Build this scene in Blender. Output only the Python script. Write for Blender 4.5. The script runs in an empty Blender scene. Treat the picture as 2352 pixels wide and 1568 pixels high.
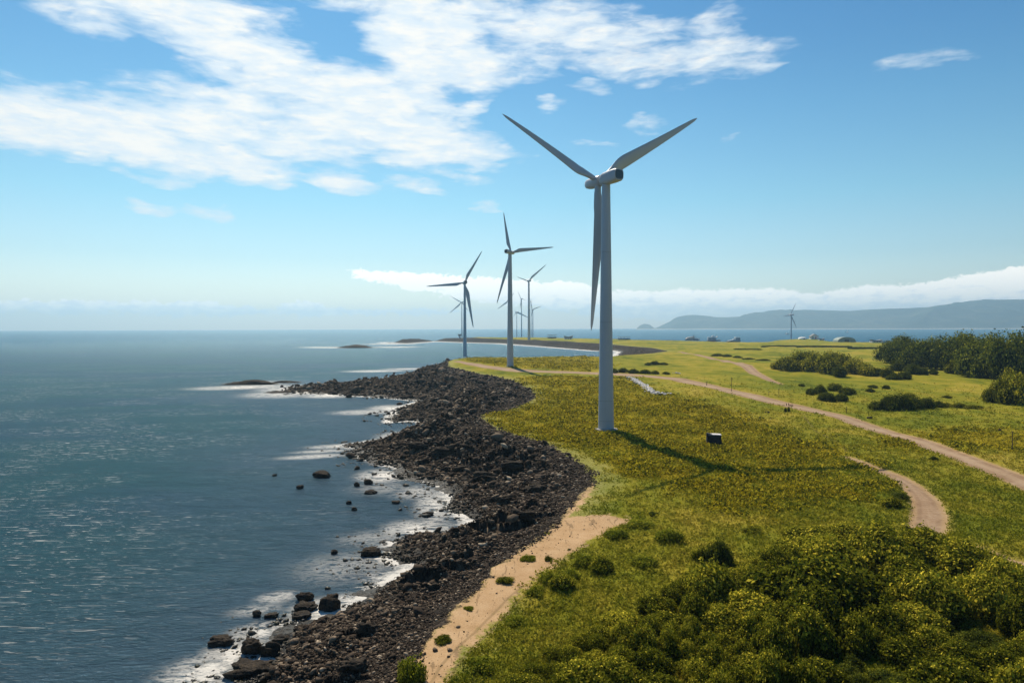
import bpy, math, random
import numpy as np
R_ = math.radians
sc = bpy.context.scene
COL = sc.collection
rng = np.random.default_rng(7)
random.seed(7)

# ------------------------------------------------------------------ camera
CAMH = 36.0
PITCH, ROLL = 1.13, 0.16
F = 1568.0; CX, CY = 1176.0, 784.0          # reference frame 2352 x 1568
cd = bpy.data.cameras.new("camera"); cam = bpy.data.objects.new("camera", cd); COL.objects.link(cam)
cd.lens = 24.0; cd.sensor_width = 36.0; cd.clip_start = 0.5; cd.clip_end = 90000.0
cam.location = (0, 0, CAMH)
from mathutils import Matrix, Vector
RM = (Matrix.Rotation(R_(90 - PITCH), 4, 'X') @ Matrix.Rotation(R_(-ROLL), 4, 'Z'))
cam.rotation_euler = RM.to_euler()
sc.camera = cam
RN = np.array(RM.to_3x3())
def ray(px, py):
    d = RN @ np.array([(px-CX)/F, (CY-py)/F, -1.0]); return d
def P(px, py, z=0.0):
    d = ray(px, py); t = (z-CAMH)/d[2]; return np.array([d[0]*t, d[1]*t])
def ppm(x, y):                                # reference pixels per metre at a place
    return F/ (RN.T @ np.array([x, y, -CAMH]))[2] * -1
def azel(px, py):
    d = ray(px, py); d = d/np.linalg.norm(d)
    return math.degrees(math.atan2(d[0], d[1])), math.degrees(math.asin(d[2]))

# ------------------------------------------------------------------ light
SUN_EL, SUN_AZ = 50.0, -16.5                   # azimuth measured from +Y towards +X
world = bpy.data.worlds.new("World"); sc.world = world; world.use_nodes = True
sun = bpy.data.lights.new("sun", 'SUN'); so = bpy.data.objects.new("sun", sun); COL.objects.link(so)
sun.energy = 5.0; sun.angle = R_(0.53); sun.color = (1.0, 0.88, 0.70)
sd = Vector((math.sin(R_(SUN_AZ))*math.cos(R_(SUN_EL)), math.cos(R_(SUN_AZ))*math.cos(R_(SUN_EL)), math.sin(R_(SUN_EL))))
so.rotation_euler = sd.to_track_quat('Z', 'Y').to_euler(); so.location = (0, 0, 300)
sc.view_settings.view_transform = 'Standard'; sc.view_settings.look = 'None'
sc.view_settings.exposure = 0.36; sc.view_settings.gamma = 1.0
sc.render.engine = 'CYCLES'
sc.cycles.use_denoising = True
sc.cycles.max_bounces = 6; sc.cycles.diffuse_bounces = 2; sc.cycles.glossy_bounces = 2
sc.cycles.transmission_bounces = 3; sc.cycles.volume_bounces = 0; sc.cycles.transparent_max_bounces = 4
sc.cycles.sample_clamp_indirect = 4.0; sc.cycles.sample_clamp_direct = 12.0

# ------------------------------------------------------------------ node helper
class T:
    def __init__(s, tree): s.t = tree; s.n = tree.nodes; s.l = tree.links; s.n.clear()
    def put(s, sock, v):
        if v is None: return
        if isinstance(v, bpy.types.NodeSocket): s.l.new(v, sock)
        elif hasattr(sock.default_value, '__len__') and not hasattr(v, '__len__'): sock.default_value = [v]*len(sock.default_value)
        elif hasattr(v, '__len__') and len(v) == 3 and len(sock.default_value) == 4: sock.default_value = (*v, 1)
        else: sock.default_value = v
    def node(s, typ, **kw):
        n = s.n.new(typ)
        for k, v in kw.items(): setattr(n, k, v)
        return n
    def m(s, op, a, b=None, c=None, clamp=False):
        n = s.node('ShaderNodeMath', operation=op, use_clamp=clamp)
        for i, v in enumerate((a, b, c)): s.put(n.inputs[i], v)
        return n.outputs[0]
    def add(s, a, b): return s.m('ADD', a, b)
    def sub(s, a, b): return s.m('SUBTRACT', a, b)
    def mul(s, a, b): return s.m('MULTIPLY', a, b)
    def ss(s, x, lo, hi, a=0.0, b=1.0):
        n = s.node('ShaderNodeMapRange', interpolation_type='SMOOTHSTEP')
        for i, v in enumerate((x, lo, hi, a, b)): s.put(n.inputs[i], v)
        return n.outputs[0]
    def lin(s, x, lo, hi, a=0.0, b=1.0):
        n = s.node('ShaderNodeMapRange')
        for i, v in enumerate((x, lo, hi, a, b)): s.put(n.inputs[i], v)
        return n.outputs[0]
    def mix(s, f, a, b, mode='MIX'):
        n = s.node('ShaderNodeMix', data_type='RGBA', blend_type=mode)
        s.put(n.inputs[0], f); s.put(n.inputs[6], a); s.put(n.inputs[7], b); return n.outputs[2]
    def attr(s, name): return s.node('ShaderNodeAttribute', attribute_name=name).outputs['Fac']
    def pos(s): return s.node('ShaderNodeNewGeometry').outputs['Position']
    def scalev(s, v, sx, sy, sz, rz=0.0, loc=(0,0,0)):
        n = s.node('ShaderNodeMapping'); s.put(n.inputs[0], v)
        n.inputs['Scale'].default_value = (sx, sy, sz); n.inputs['Rotation'].default_value = (0, 0, rz); n.inputs['Location'].default_value = loc
        return n.outputs[0]
    def noise(s, v, scale=1.0, detail=3.0, rough=0.55, dist=0.0, dim='3D'):
        n = s.node('ShaderNodeTexNoise', noise_dimensions=dim); s.put(n.inputs['Vector'], v)
        s.put(n.inputs['Scale'], scale); s.put(n.inputs['Detail'], detail); s.put(n.inputs['Roughness'], rough); s.put(n.inputs['Distortion'], dist)
        return n.outputs['Fac']
    def voro(s, v, scale, feature='F1', out='Distance'):
        n = s.node('ShaderNodeTexVoronoi', feature=feature); s.put(n.inputs['Vector'], v); s.put(n.inputs['Scale'], scale); return n.outputs[out]
    def ramp(s, f, pts):
        n = s.node('ShaderNodeValToRGB'); s.put(n.inputs[0], f); e = n.color_ramp.elements
        while len(e) < len(pts): e.new(0.5)
        for el, (p, c) in zip(e, pts): el.position = p; el.color = (*c, 1)
        return n.outputs[0]
    def bump(s, h, dist, strength=1.0, normal=None):
        n = s.node('ShaderNodeBump'); s.put(n.inputs['Height'], h); n.inputs['Distance'].default_value = dist; s.put(n.inputs['Strength'], strength)
        if normal is not None: s.l.new(normal, n.inputs['Normal'])
        return n.outputs[0]
    def out(s, shader): 
        o = s.node('ShaderNodeOutputMaterial'); s.l.new(shader, o.inputs['Surface'])
    def bsdf(s, color, rough=0.8, spec=0.3, normal=None, metal=0.0):
        n = s.node('ShaderNodeBsdfPrincipled'); s.put(n.inputs['Base Color'], color); s.put(n.inputs['Roughness'], rough)
        s.put(n.inputs['Specular IOR Level'], spec); s.put(n.inputs['Metallic'], metal)
        if normal is not None: s.l.new(normal, n.inputs['Normal'])
        return n
def mat(name):
    m = bpy.data.materials.new(name); m.use_nodes = True; return m, T(m.node_tree)

# ------------------------------------------------------------------ sky
w = T(world.node_tree)
SKYS = 0.09
sky = w.node('ShaderNodeTexSky'); sky.sky_type = 'NISHITA'; sky.sun_disc = False
sky.sun_elevation = R_(SUN_EL); sky.sun_rotation = R_(SUN_AZ); sky.altitude = 30; sky.air_density = 1.0; sky.dust_density = 0.6; sky.ozone_density = 2.0
gen = w.node('ShaderNodeTexCoord').outputs['Generated']
sx = w.node('ShaderNodeSeparateXYZ'); w.l.new(gen, sx.inputs[0])
az = w.m('MULTIPLY', w.m('ARCTAN2', sx.outputs[0], sx.outputs[1]), 180/math.pi)
el = w.m('MULTIPLY', w.m('ARCSINE', sx.outputs[2]), 180/math.pi)
def comb(a, b, c=0.0):
    n = w.node('ShaderNodeCombineXYZ'); w.put(n.inputs[0], a); w.put(n.inputs[1], b); w.put(n.inputs[2], c); return n.outputs[0]
ae = comb(az, el)
warp = w.sub(w.noise(w.scalev(ae, .11, .3, 1, 0.10), 1, 4, .55), .5)
warp2 = w.sub(w.noise(w.scalev(ae, .11, .3, 1, 0.10, (31, 7, 0)), 1, 4, .55), .5)
azw = w.add(az, w.mul(warp, 9.0)); elw = w.add(el, w.mul(warp2, 4.0))
def blobs(A, E, lst, smooth=True):
    acc = None
    for (px, py, rx, ry, tilt, k) in lst:
        if lst is HI and rx < 130: k = k*1.3
        a0, e0 = azel(px, py); c, s_ = math.cos(R_(tilt)), math.sin(R_(tilt))
        rx_, ry_ = rx/27.4, ry/27.4
        da = w.sub(A, a0); de = w.sub(E, e0)
        u = w.m('MULTIPLY_ADD', da, c/rx_, w.mul(de, s_/rx_)); v = w.m('MULTIPLY_ADD', da, -s_/ry_, w.mul(de, c/ry_))
        g = w.mul(w.m('MAXIMUM', w.sub(1.0, w.m('MULTIPLY_ADD', u, u, w.mul(v, v))), 0.0), k)
        acc = g if acc is None else w.m('MAXIMUM', w.add(w.mul(w.m('MINIMUM', acc, g), .55), w.m('MAXIMUM', acc, g)), 0.0)
    return acc
HI = [(430,25,290,70,-5,1.0),(170,25,90,45,0,.6),(900,-10,420,50,0,.7),(985,95,170,120,-18,1.6),(1060,160,140,60,-10,1.2),(1330,70,310,80,-8,1.05),
      (1560,140,230,38,0,.85),(1700,150,140,30,12,.6),(560,130,330,62,-12,1.05),(760,180,260,60,-4,1.0),(1150,150,170,60,0,.8),
      (60,262,200,75,-4,1.15),(330,300,330,75,-7,1.15),(640,270,380,80,-3,1.15),(900,260,230,80,-5,1.1),(330,355,330,42,-5,.95),(560,385,160,32,-4,.9),
      (960,330,230,60,-5,.95),(1060,355,160,28,-3,.8),(800,350,220,50,-4,.8),(1640,60,60,60,60,.45),
      (800,420,110,30,-8,.95),(950,385,90,26,0,.7),(965,430,75,18,0,.55),(340,478,60,15,-4,.65),(470,484,70,15,-4,.7),(1108,466,42,11,-6,.6),
      (1240,252,45,16,0,.6),(1480,284,52,18,8,.55),(1350,205,70,26,0,.5),(1095,262,50,30,20,.55),(1372,325,60,9,0,.55),(1685,318,22,14,20,.36),
      (2110,138,90,16,3,.27),(375,418,60,14,0,.4),(1075,405,90,12,-3,.4),(285,405,40,14,-10,.35)]
field = blobs(azw, elw, HI)
n1 = w.noise(w.scalev(ae, .17, .66, 1, 0.15), 1, 8, .56, .7)
n2 = w.noise(w.scalev(ae, .60, 2.2, 1, 0.16), 1, 6, .55, .4)
dens = w.add(w.mul(w.m('MINIMUM', field, 1.25), .84), w.add(w.mul(w.sub(n1, .5), 1.7), w.mul(w.sub(n2, .5), .8)))
gate = w.ss(field, 0.0, .22)
dhi = w.mul(w.ss(dens, .02, 1.02), gate)
LO = [(890,634,120,16,-5,.6),(1010,652,190,24,-4,.8),(1150,668,190,34,-3,1.0),(1290,680,150,36,0,1.0),(1420,698,160,34,0,.9),(1560,700,170,40,2,.95),
      (1725,703,150,44,0,1.05),(1880,706,150,34,0,.9),(1995,692,110,36,0,1.05),(2120,688,170,38,6,1.0),(2280,670,170,44,6,1.1),(2400,664,160,48,5,1.1),(2580,650,200,60,0,1),(2850,660,220,50,0,1),
      (20,701,60,12,0,.75),(200,706,170,16,0,.75),(400,708,150,18,0,.85),(530,716,110,11,0,.7),(700,710,70,20,0,.9),(800,716,140,9,0,.6),(980,716,160,9,0,.5),(-300,706,250,18,0,.8)]
b1 = w.noise(w.scalev(ae, .55, .95, 1), 1, 8, .58, .3)
b2 = w.noise(w.scalev(ae, 2.2, 3.2, 1, 0, (9, 4, 0)), 1, 6, .6, .2)
lo = blobs(w.add(az, w.mul(w.sub(b1, .5), 3.0)), w.add(el, w.add(w.mul(w.sub(b2, .5), 1.1), w.mul(w.sub(b1, .5), 1.3))), LO)
lden = w.add(lo, w.add(w.mul(w.sub(b1, .5), .8), w.mul(w.sub(b2, .5), .35)))
dlo = w.mul(w.ss(lden, .10, .42), w.ss(lo, 0.0, .15))
# colours (scene-linear, divided by the background strength)
def k3(c): return tuple(x/SKYS for x in c)
skyc = sky.outputs[0]
grad = w.ss(el, -1.0, 27.0)
tint = w.ramp(grad, [(0.0,(1.45,1.28,1.14)),(.05,(1.14,1.12,1.03)),(.14,(.84,.99,.96)),(.35,(.60,.95,.94)),(.7,(.38,.78,.89)),(1.0,(.20,.59,.82))])
skyt = w.mix(1.0, skyc, tint, 'MULTIPLY')
hi_col = w.mix(w.ss(w.add(w.mul(dens, .6), w.mul(w.sub(w.noise(w.scalev(ae, .35, 1.3, 1, .1, (3, 8, 0)), 1, 7, .62), .5), 2.2)), .25, 1.05), k3((.60,.67,.73)), k3((.80,.77,.72)))
lo_sh = w.ss(w.add(w.noise(w.scalev(ae, .9, 2.0, 1, 0, (5,2,0)), 1, 6, .6), w.mul(w.sub(el, 1.8), .13)), .36, .60)
lo_col = w.mix(lo_sh, k3((.86,.89,.92)), k3((1.20,1.13,1.02)))
c = w.mix(w.mul(dlo, w.ss(el, .2, 1.6, .45, .98)), skyt, lo_col)
c = w.mix(w.mul(dhi, .96), c, hi_col)
bg = w.node('ShaderNodeBackground'); w.put(bg.inputs[0], c); bg.inputs[1].default_value = SKYS
wo = w.node('ShaderNodeOutputWorld'); w.l.new(bg.outputs[0], wo.inputs[0])

# ------------------------------------------------------------------ object helpers
def tag(o, label=None, cat=None, group=None, kind=None):
    if label: o['label'] = label
    if cat: o['category'] = cat
    if group: o['group'] = group
    if kind: o['kind'] = kind
    return o
def link(name, data, parent=None):
    o = bpy.data.objects.new(name, data); COL.objects.link(o)
    if parent is not None: o.parent = parent
    return o
def empty(name, loc, rz=0.0):
    o = link(name, None); o.location = [float(v) for v in loc]; o.rotation_euler = (0, 0, rz); o.empty_display_size = 1; return o
def mesh_np(name, V, Fc, mats=(), smooth=False, attrs=None, midx=None):
    me = bpy.data.meshes.new(name); V = np.ascontiguousarray(V, dtype=np.float32)
    me.vertices.add(len(V)); me.vertices.foreach_set('co', V.ravel())
    Fc = np.ascontiguousarray(Fc, dtype=np.int32); n, k = Fc.shape
    me.loops.add(n*k); me.loops.foreach_set('vertex_index', Fc.ravel())
    me.polygons.add(n); me.polygons.foreach_set('loop_start', np.arange(0, n*k, k, dtype=np.int32))
    try: me.polygons.foreach_set('loop_total', np.full(n, k, dtype=np.int32))
    except Exception: pass
    if smooth: me.polygons.foreach_set('use_smooth', np.ones(n, dtype=bool))
    if midx is not None: me.polygons.foreach_set('material_index', np.asarray(midx, dtype=np.int32))
    for m_ in mats: me.materials.append(m_)
    me.update(calc_edges=True)
    for a, (dom, arr) in (attrs or {}).items():
        at = me.attributes.new(a, 'FLOAT', dom); at.data.foreach_set('value', np.ascontiguousarray(arr, dtype=np.float32))
    return me
class MB:                                     # small polygon collector
    def __init__(s): s.v = []; s.f = []
    def loft(s, rings, caps=True):
        b = len(s.v); n = len(rings[0])
        for r in rings: s.v += [tuple(p) for p in r]
        for i in range(len(rings)-1):
            for j in range(n):
                k = (j+1) % n; s.f.append((b+i*n+j, b+i*n+k, b+(i+1)*n+k, b+(i+1)*n+j))
        if caps: s.f.append(tuple(b+j for j in range(n))[::-1]); s.f.append(tuple(b+(len(rings)-1)*n+j for j in range(n)))
        return s
    def box(s, x0, y0, z0, x1, y1, z1):
        b = len(s.v); s.v += [(x0,y0,z0),(x1,y0,z0),(x1,y1,z0),(x0,y1,z0),(x0,y0,z1),(x1,y0,z1),(x1,y1,z1),(x0,y1,z1)]
        s.f += [tuple(b+i for i in q) for q in ((0,3,2,1),(4,5,6,7),(0,1,5,4),(1,2,6,5),(2,3,7,6),(3,0,4,7))]; return s
    def prism(s, pts, y0, y1):                # outline in x,z extruded along y
        b = len(s.v); n = len(pts); s.v += [(x, y0, z) for x, z in pts] + [(x, y1, z) for x, z in pts]
        s.f.append(tuple(b+i for i in range(n))); s.f.append(tuple(b+n+i for i in range(n))[::-1])
        for i in range(n):
            k = (i+1) % n; s.f.append((b+i, b+n+i, b+n+k, b+k))
        return s
    def tube(s, p0, p1, r0, r1, n=8):
        p0, p1 = Vector(p0), Vector(p1); q = (p1-p0).to_track_quat('Z', 'Y')
        ring = lambda c, r: [c + q @ Vector((math.cos(2*math.pi*j/n)*r, math.sin(2*math.pi*j/n)*r, 0)) for j in range(n)]
        return s.loft([ring(p0, r0), ring(p1, r1)])
    def build(s, name, m_, parent=None, smooth=False, bevel=0):
        me = bpy.data.meshes.new(name); me.from_pydata([tuple(map(float, v)) for v in s.v], [], s.f)
        if m_: me.materials.append(m_)
        if smooth:
            for p in me.polygons: p.use_smooth = True
        me.update(); o = link(name, me, parent)
        if bevel:
            b = o.modifiers.new('bevel', 'BEVEL'); b.width = bevel; b.segments = 2
        if smooth and not bevel:
            try: me.set_sharp_from_angle(angle=R_(38))
            except Exception: pass
        return o

# ------------------------------------------------------------------ numpy noise
def _h(ix, iy, s):
    n = (ix.astype(np.int64)*374761393 + iy.astype(np.int64)*668265263 + s*974634777) & 0x7fffffff
    n = (n ^ (n >> 13))*1274126177 & 0x7fffffff
    return ((n ^ (n >> 16)) & 0xffff)/65535.0
def vnoise(x, y, s=0):
    ix, iy = np.floor(x), np.floor(y); fx, fy = x-ix, y-iy
    fx = fx*fx*fx*(fx*(fx*6-15)+10); fy = fy*fy*fy*(fy*(fy*6-15)+10)
    a, b, c_, d = _h(ix, iy, s), _h(ix+1, iy, s), _h(ix, iy+1, s), _h(ix+1, iy+1, s)
    return (a*(1-fx)+b*fx)*(1-fy) + (c_*(1-fx)+d*fx)*fy - .5
def fbm(x, y, oct=4, s=0, g=.5):
    t, a, f = 0, 1.0, 1.0
    for i in range(oct):
        t = t + a*vnoise(x*f+i*17.3, y*f-i*9.1, s+i); a *= g; f *= 2.03
    return t
def ridged(x, y, oct=4, s=0):
    t, a, f = 0, 1.0, 1.0
    for i in range(oct):
        t = t + a*(1-4*np.abs(vnoise(x*f+i*7.7, y*f+i*3.1, s+i))).clip(-1, 1); a *= .5; f *= 2.1
    return t/1.9

# ------------------------------------------------------------------ the lie of the land
def E(y):  return np.interp(y, [0,110,160,210,350,470,680,1000,1300,1500,2000,2600], [4,4.2,4.6,5,6.5,9,9,8,8,9,11,11])
def PE(px, py):                               # picture place -> ground place on the general rise of the land
    z = 5.0
    for _ in range(12):
        p = P(px, py, z); z = .5*z+.5*float(E(p[1]))
    return p
COAST = [P(*q) for q in [(380,1760,0),(470,1640,0),(560,1568,0),(640,1500,0),(662,1462,0),(705,1435,0),(783,1413,0),(838,1385,0),(850,1360,0),(914,1322,0),(945,1302,0),
  (884,1284,0),(902,1248,0),(985,1232,0),(1060,1222,0),(1075,1195,0),(1042,1171,0),(1019,1114,0),(925,1093,0),(920,1073,0),(884,1069,0),(830,1048,0),(826,1032,0),(790,1022,0),(880,1008,0),
  (929,993,0),(986,977,0),(953,966,0),(890,970,0),(900,950,0),(922,934,0),(965,921,0),(880,913,0),(777,907,0),(645,900,0),(695,883,.6),(790,876,1),(884,871,1.5),(925,858,3),(962,842,6),(1004,828,8)]]
COAST += [PE(1030,822)+(-5,12)]
COAST += [PE(*q)+np.array([0, 14.]) for q in [(1043,823),(1100,817),(1180,818),(1290,816),(1372,818),(1400,815)]]
COAST += [P(*q) for q in [(1425,808,0),(1410,805,0),(1372,806,0),(1250,796,0),(1150,789,0),(1080,787,0),(1000,784,0),(930,789,0),(884,786,0)]]
COAST += [PE(*q)+np.array([0, 20.]) for q in [(890,779),(960,776),(1060,774),(1150,774),(1250,774.5),(1320,776),(1380,778),(1450,779),(1530,781),(1640,784),(1700,785.5),(1765,785),(1790,780),(1850,777.5),(1895,778.5),(1925,784),(2050,784.5),(2200,785),(2352,786),(2700,788)]]
COAST += [np.array(q, float) for q in [(3200,1500),(3200,-260),(-25,-260),(-30,20)]]
def _r5(l): return [(437.5+.372*a, 1137.5+.372*b) for a, b in l]
GR_NEAR = [(560,1900),(780,1680),(888,1568),(917,1532),(958,1506),(969,1483),(1003,1446),(1051,1394),(1092,1357),(1137,1305),(1182,1275),(1230,1245),(1275,1212),(1292,1190),(1317,1159),(1362,1110),(1358,1085),(1317,1052),
  (1256,1016),(1187,999),(1133,979),(1100,954),(1141,948),(1195,934),(1232,913),(1223,897),(1174,872),(1100,858),(1060,848),(1030,842),(1030,830),(1043,825),(1100,820),(1180,820.5),(1290,818.5),(1372,820),(1395,819),(1440,815),(1500,811),(1535,806),
  (1500,799),(1440,794),(1372,788),(1290,783.5),(1215,780.5),(1140,778),(1100,775.8),(1080,775),(1100,774.5),(1250,774.8),(1380,778.5),(1530,782)]
GRASS = [PE(*q) for q in GR_NEAR] + [PE(*q)+np.array([0, 8.]) for q in [(1640,785),(1765,786),(1792,781),(1850,778.5),(1893,779.5),(1930,785.5),(2050,785.5),(2352,787),(2700,789)]] + [np.array(q, float) for q in [(3150,1480),(3150,-250),(0,-250),(0,20)]]
SAND = [PE(*q) for q in [(700,1900),(780,1680),(888,1568),(917,1532),(958,1506),(969,1483),(1003,1446),(1051,1394),(1092,1357),(1137,1305),(1182,1275),(1230,1245),(1275,1212),(1317,1159),(1364,1108),(1368,1120),(1335,1160),(1305,1186),(1360,1187),(1427,1190),(1447,1200),(1396,1222),(1339,1253),(1304,1281),
  (1256,1312),(1219,1338),(1178,1372),(1144,1420),(1070,1495),(1018,1568),(960,1680),(900,1900)]]
HEATH = [PE(*q) for q in [(1105,955),(1141,949),(1200,934),(1240,914),(1235,895),(1180,872),(1230,866),(1375,868),(1440,870),(1480,900),(1530,912),(1600,925),(1700,950),(1760,975),(1850,1000),(1945,1045),(1960,1070),(1900,1080),(1960,1110),(1850,1125),(1740,1160),(1660,1172),
  (1590,1120),(1500,1095),(1430,1078),(1395,1035),(1310,1030),(1187,992)]]
HEATH2 = [PE(*q) for q in [(1060,826),(1110,821),(1370,821),(1400,845),(1360,853),(1280,851),(1180,846),(1090,836)]]
HEATH3 = [PE(*q) for q in [(2030,1020),(2150,990),(2352,985),(2500,1000),(2500,1060),(2352,1030),(2230,1010),(2120,1035)]]
def road(l): return [(PE(a, b), w_) for a, b, w_ in l]
ROADS = [road([(2520,1172,3.6),(2352,1103,3.6),(2250,1062,3.5),(2150,1022,3.5),(2050,988,3.6),(1960,962,3.8),(1880,940,4.2),(1810,927,4.6),(1740,915,4.8),(1680,902,4.8),(1620,887,4.8),(1560,873,4.8),(1500,867,5),(1440,862,6),(1372,858,7),(1290,855,7),(1200,851,7),(1130,845,6),(1080,838,5),(1048,831,3)]),
  road([(1945,1046,.8),(1965,1055,1.3),(2010,1075,1.6),(2060,1095,1.9),(2098,1120,2.2),(2125,1150,2.5),(2135,1185,2.7),(2130,1215,2.7),(2100,1260,2.6)]),
  road([(1560,808,2.5),(1620,818,3.5),(1680,832,4),(1715,842,4),(1735,856,3.6),(1765,872,2.4),(1795,885,1)]),
  road([(2215,1255,.5),(2270,1272,.6),(2310,1288,.6),(2400,1318,.6)])]
def _off(l, dx): return [((PE(a, b)+np.array([dx, 0])), w_) for a, b, w_ in l]
_tr = [(975,1590,.14),(1010,1530,.14),(1050,1485,.14),(1090,1450,.14),(1130,1408,.14),(1160,1378,.14),(1200,1345,.14)]
TRACKS = [_off(_tr, 0), _off(_tr, 1.5), road([(1835,970,.3),(1880,985,.3),(1920,1008,.35),(1945,1030,.35)]), road([(1848,955,.3),(1870,975,.3)])]
def seg_dist(x, y, a, b):
    vx, vy = b[0]-a[0], b[1]-a[1]; L = vx*vx+vy*vy+1e-9
    t = np.clip(((x-a[0])*vx+(y-a[1])*vy)/L, 0, 1)
    return np.hypot(x-a[0]-t*vx, y-a[1]-t*vy), t
def sdf(poly, x, y):                          # > 0 inside
    d = np.full(x.shape, 1e9); ins = np.zeros(x.shape, bool); n = len(poly)
    for i in range(n):
        a, b = poly[i], poly[(i+1) % n]
        d = np.minimum(d, seg_dist(x, y, a, b)[0])
        if a[1] != b[1]:
            c_ = ((a[1] > y) != (b[1] > y)) & (x < (b[0]-a[0])*(y-a[1])/(b[1]-a[1])+a[0]); ins ^= c_
    return np.where(ins, d, -d)
def lines(rs, x, y):                          # > 0 inside the band
    d = np.full(x.shape, -1e9)
    for r in rs:
        for (a, wa), (b, wb) in zip(r[:-1], r[1:]):
            s_, t = seg_dist(x, y, a, b); d = np.maximum(d, wa+(wb-wa)*t-s_)
    return d
def hgt(x, y, dc, dg, dr, ds):
    e = E(y); r = np.hypot(x, y)
    t = np.clip(dc/(np.maximum(dc, 0)+np.maximum(-dg, 0)+1e-6), 0, 1)
    rock = (dg < 0) & (dc > 0)
    z_in = e*np.clip(t, 0, 1)**1.15
    edge = np.clip(dc/6.0, 0, 1)
    z = np.where(dc > 0, np.where(rock, z_in, e*np.clip(dc/10., 0, 1)), -np.minimum(-dc*.10, 4.0))
    rz = np.clip(np.minimum(dc+5, 3-dg)/5, 0, 1)*np.clip((2-dg)/12, .25, 1)                    # roughness belongs to the rock
    mid = np.exp(-((t-.5)/.28)**2)*rock
    z = z + rz*(fbm(x/9, y/9, 4, 3)*1.1 + fbm(x/1.7, y/1.7, 3, 11)*.55) 
    ph = y/15+x/60+fbm(x/16, y/12, 4, 63)*2.6; fr = ph-np.floor(ph)
    z = z + mid*np.clip(1.25*(1-fr)*np.clip(fr*9, 0, 1), 0, 1)*np.clip(fbm(x/22, y/20, 3, 64)*4+.75, 0, 1)*3.0*np.clip(r/130, .45, 1.15)
    z = z + mid*np.clip(ridged(x/13+y/30, y/9, 4, 5)-.15, 0, 1)*2.2*np.clip(r/110, .4, 1.1)
    z = np.where((y > 1330) & (dc > 0) & (dg < 0), np.maximum(z, np.clip(dc/22, 0, 1)*(9.0+fbm(x/60, y/60, 3, 8)*2)), z)
    gz = np.clip(dg/8, 0, 1)*np.clip(dc/15, 0, 1)
    flat = 1-np.clip((dr+2.5)/2.5, 0, 1)
    z = z + gz*(fbm(x/60, y/60, 3, 21)*1.5*np.clip(r/180, .3, 1.3) + (.25+.75*flat)*(fbm(x/12, y/12, 3, 31)*.5 + fbm(x/2.6, y/2.6, 2, 41)*.22*np.clip((1-ds/2), 0, 1)))
    z = z - .18*np.clip((dr+.3)/.6, 0, 1)
    return z
def fields(x, y):
    dc = sdf(COAST, x, y); dg = sdf(GRASS, x, y); ds = sdf(SAND, x, y); dr = lines(ROADS, x, y)
    return dc, dg, ds, dr
def ground(x, y):
    x = np.atleast_1d(np.asarray(x, float)); y = np.atleast_1d(np.asarray(y, float))
    dc, dg, ds, dr = fields(x, y); return hgt(x, y, dc, dg, dr, ds)
def PG(px, py):                               # picture place -> point on the real ground
    z = 5.0
    for _ in range(9):
        p = P(px, py, z); z = .45*z+.55*float(ground(p[0], p[1])[0])
    p = P(px, py, z); return np.array([p[0], p[1], float(ground(p[0], p[1])[0])])

# polar sheet whose cells grow with distance from the look-out
def ladder(parts):
    out = []
    for a, b, n in parts: out += list(np.linspace(0, 1, n, endpoint=False)*(math.log(b)-math.log(a))+math.log(a))
    out.append(math.log(parts[-1][1])); return np.array(out)
lr = ladder([(6, 52, 60), (52, 700, 820), (700, 3300, 300)])
th = np.concatenate([np.linspace(-100, -43, 50, endpoint=False), np.linspace(-43, 43, 1080, endpoint=False), np.linspace(43, 100, 51)])
NR, NT = len(lr), len(th)
def coarse(fn, k=3):
    i = np.unique(np.r_[np.arange(0, NR, k), NR-1]); j = np.unique(np.r_[np.arange(0, NT, k), NT-1])
    RR, TT = np.meshgrid(np.exp(lr[i]), np.radians(th[j]), indexing='ij')
    vals = fn((RR*np.sin(TT)).ravel(), (RR*np.cos(TT)).ravel()); res = []
    for v in vals:
        v = v.reshape(len(i), len(j))
        a = np.stack([np.interp(np.arange(NR), i, v[:, q]) for q in range(len(j))], 1)
        a = np.stack([np.interp(np.arange(NT), j, a[q]) for q in range(NR)], 0); res.append(a)
    return res
RR, TT = np.meshgrid(np.exp(lr), np.radians(th), indexing='ij')
X = RR*np.sin(TT); Y = RR*np.cos(TT)
dc, dg, ds, dh, dh2, dh3 = coarse(lambda x, y: [sdf(q, x, y) for q in (COAST, GRASS, SAND, HEATH, HEATH2, HEATH3)])
dh = np.maximum(np.maximum(dh, dh2), dh3)
dr = lines(ROADS, X, Y); dt = lines(TRACKS, X, Y)
Z = hgt(X, Y, dc, dg, dr, ds)
keep = dc > -45
idx = np.arange(NR*NT).reshape(NR, NT)
q = np.stack([idx[:-1, :-1], idx[:-1, 1:], idx[1:, 1:], idx[1:, :-1]], -1).reshape(-1, 4)
kf = (keep.ravel()[q]).all(1); q = q[kf]
used = np.zeros(NR*NT, bool); used[q.ravel()] = True; remap = np.cumsum(used)-1
gv = np.stack([X, Y, Z], -1).reshape(-1, 3)[used]
gattr = {k: ('POINT', v.ravel()[used]) for k, v in dict(dc=dc, dg=dg, ds=ds, dh=dh, dr=dr, dt=dt).items()}

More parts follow.
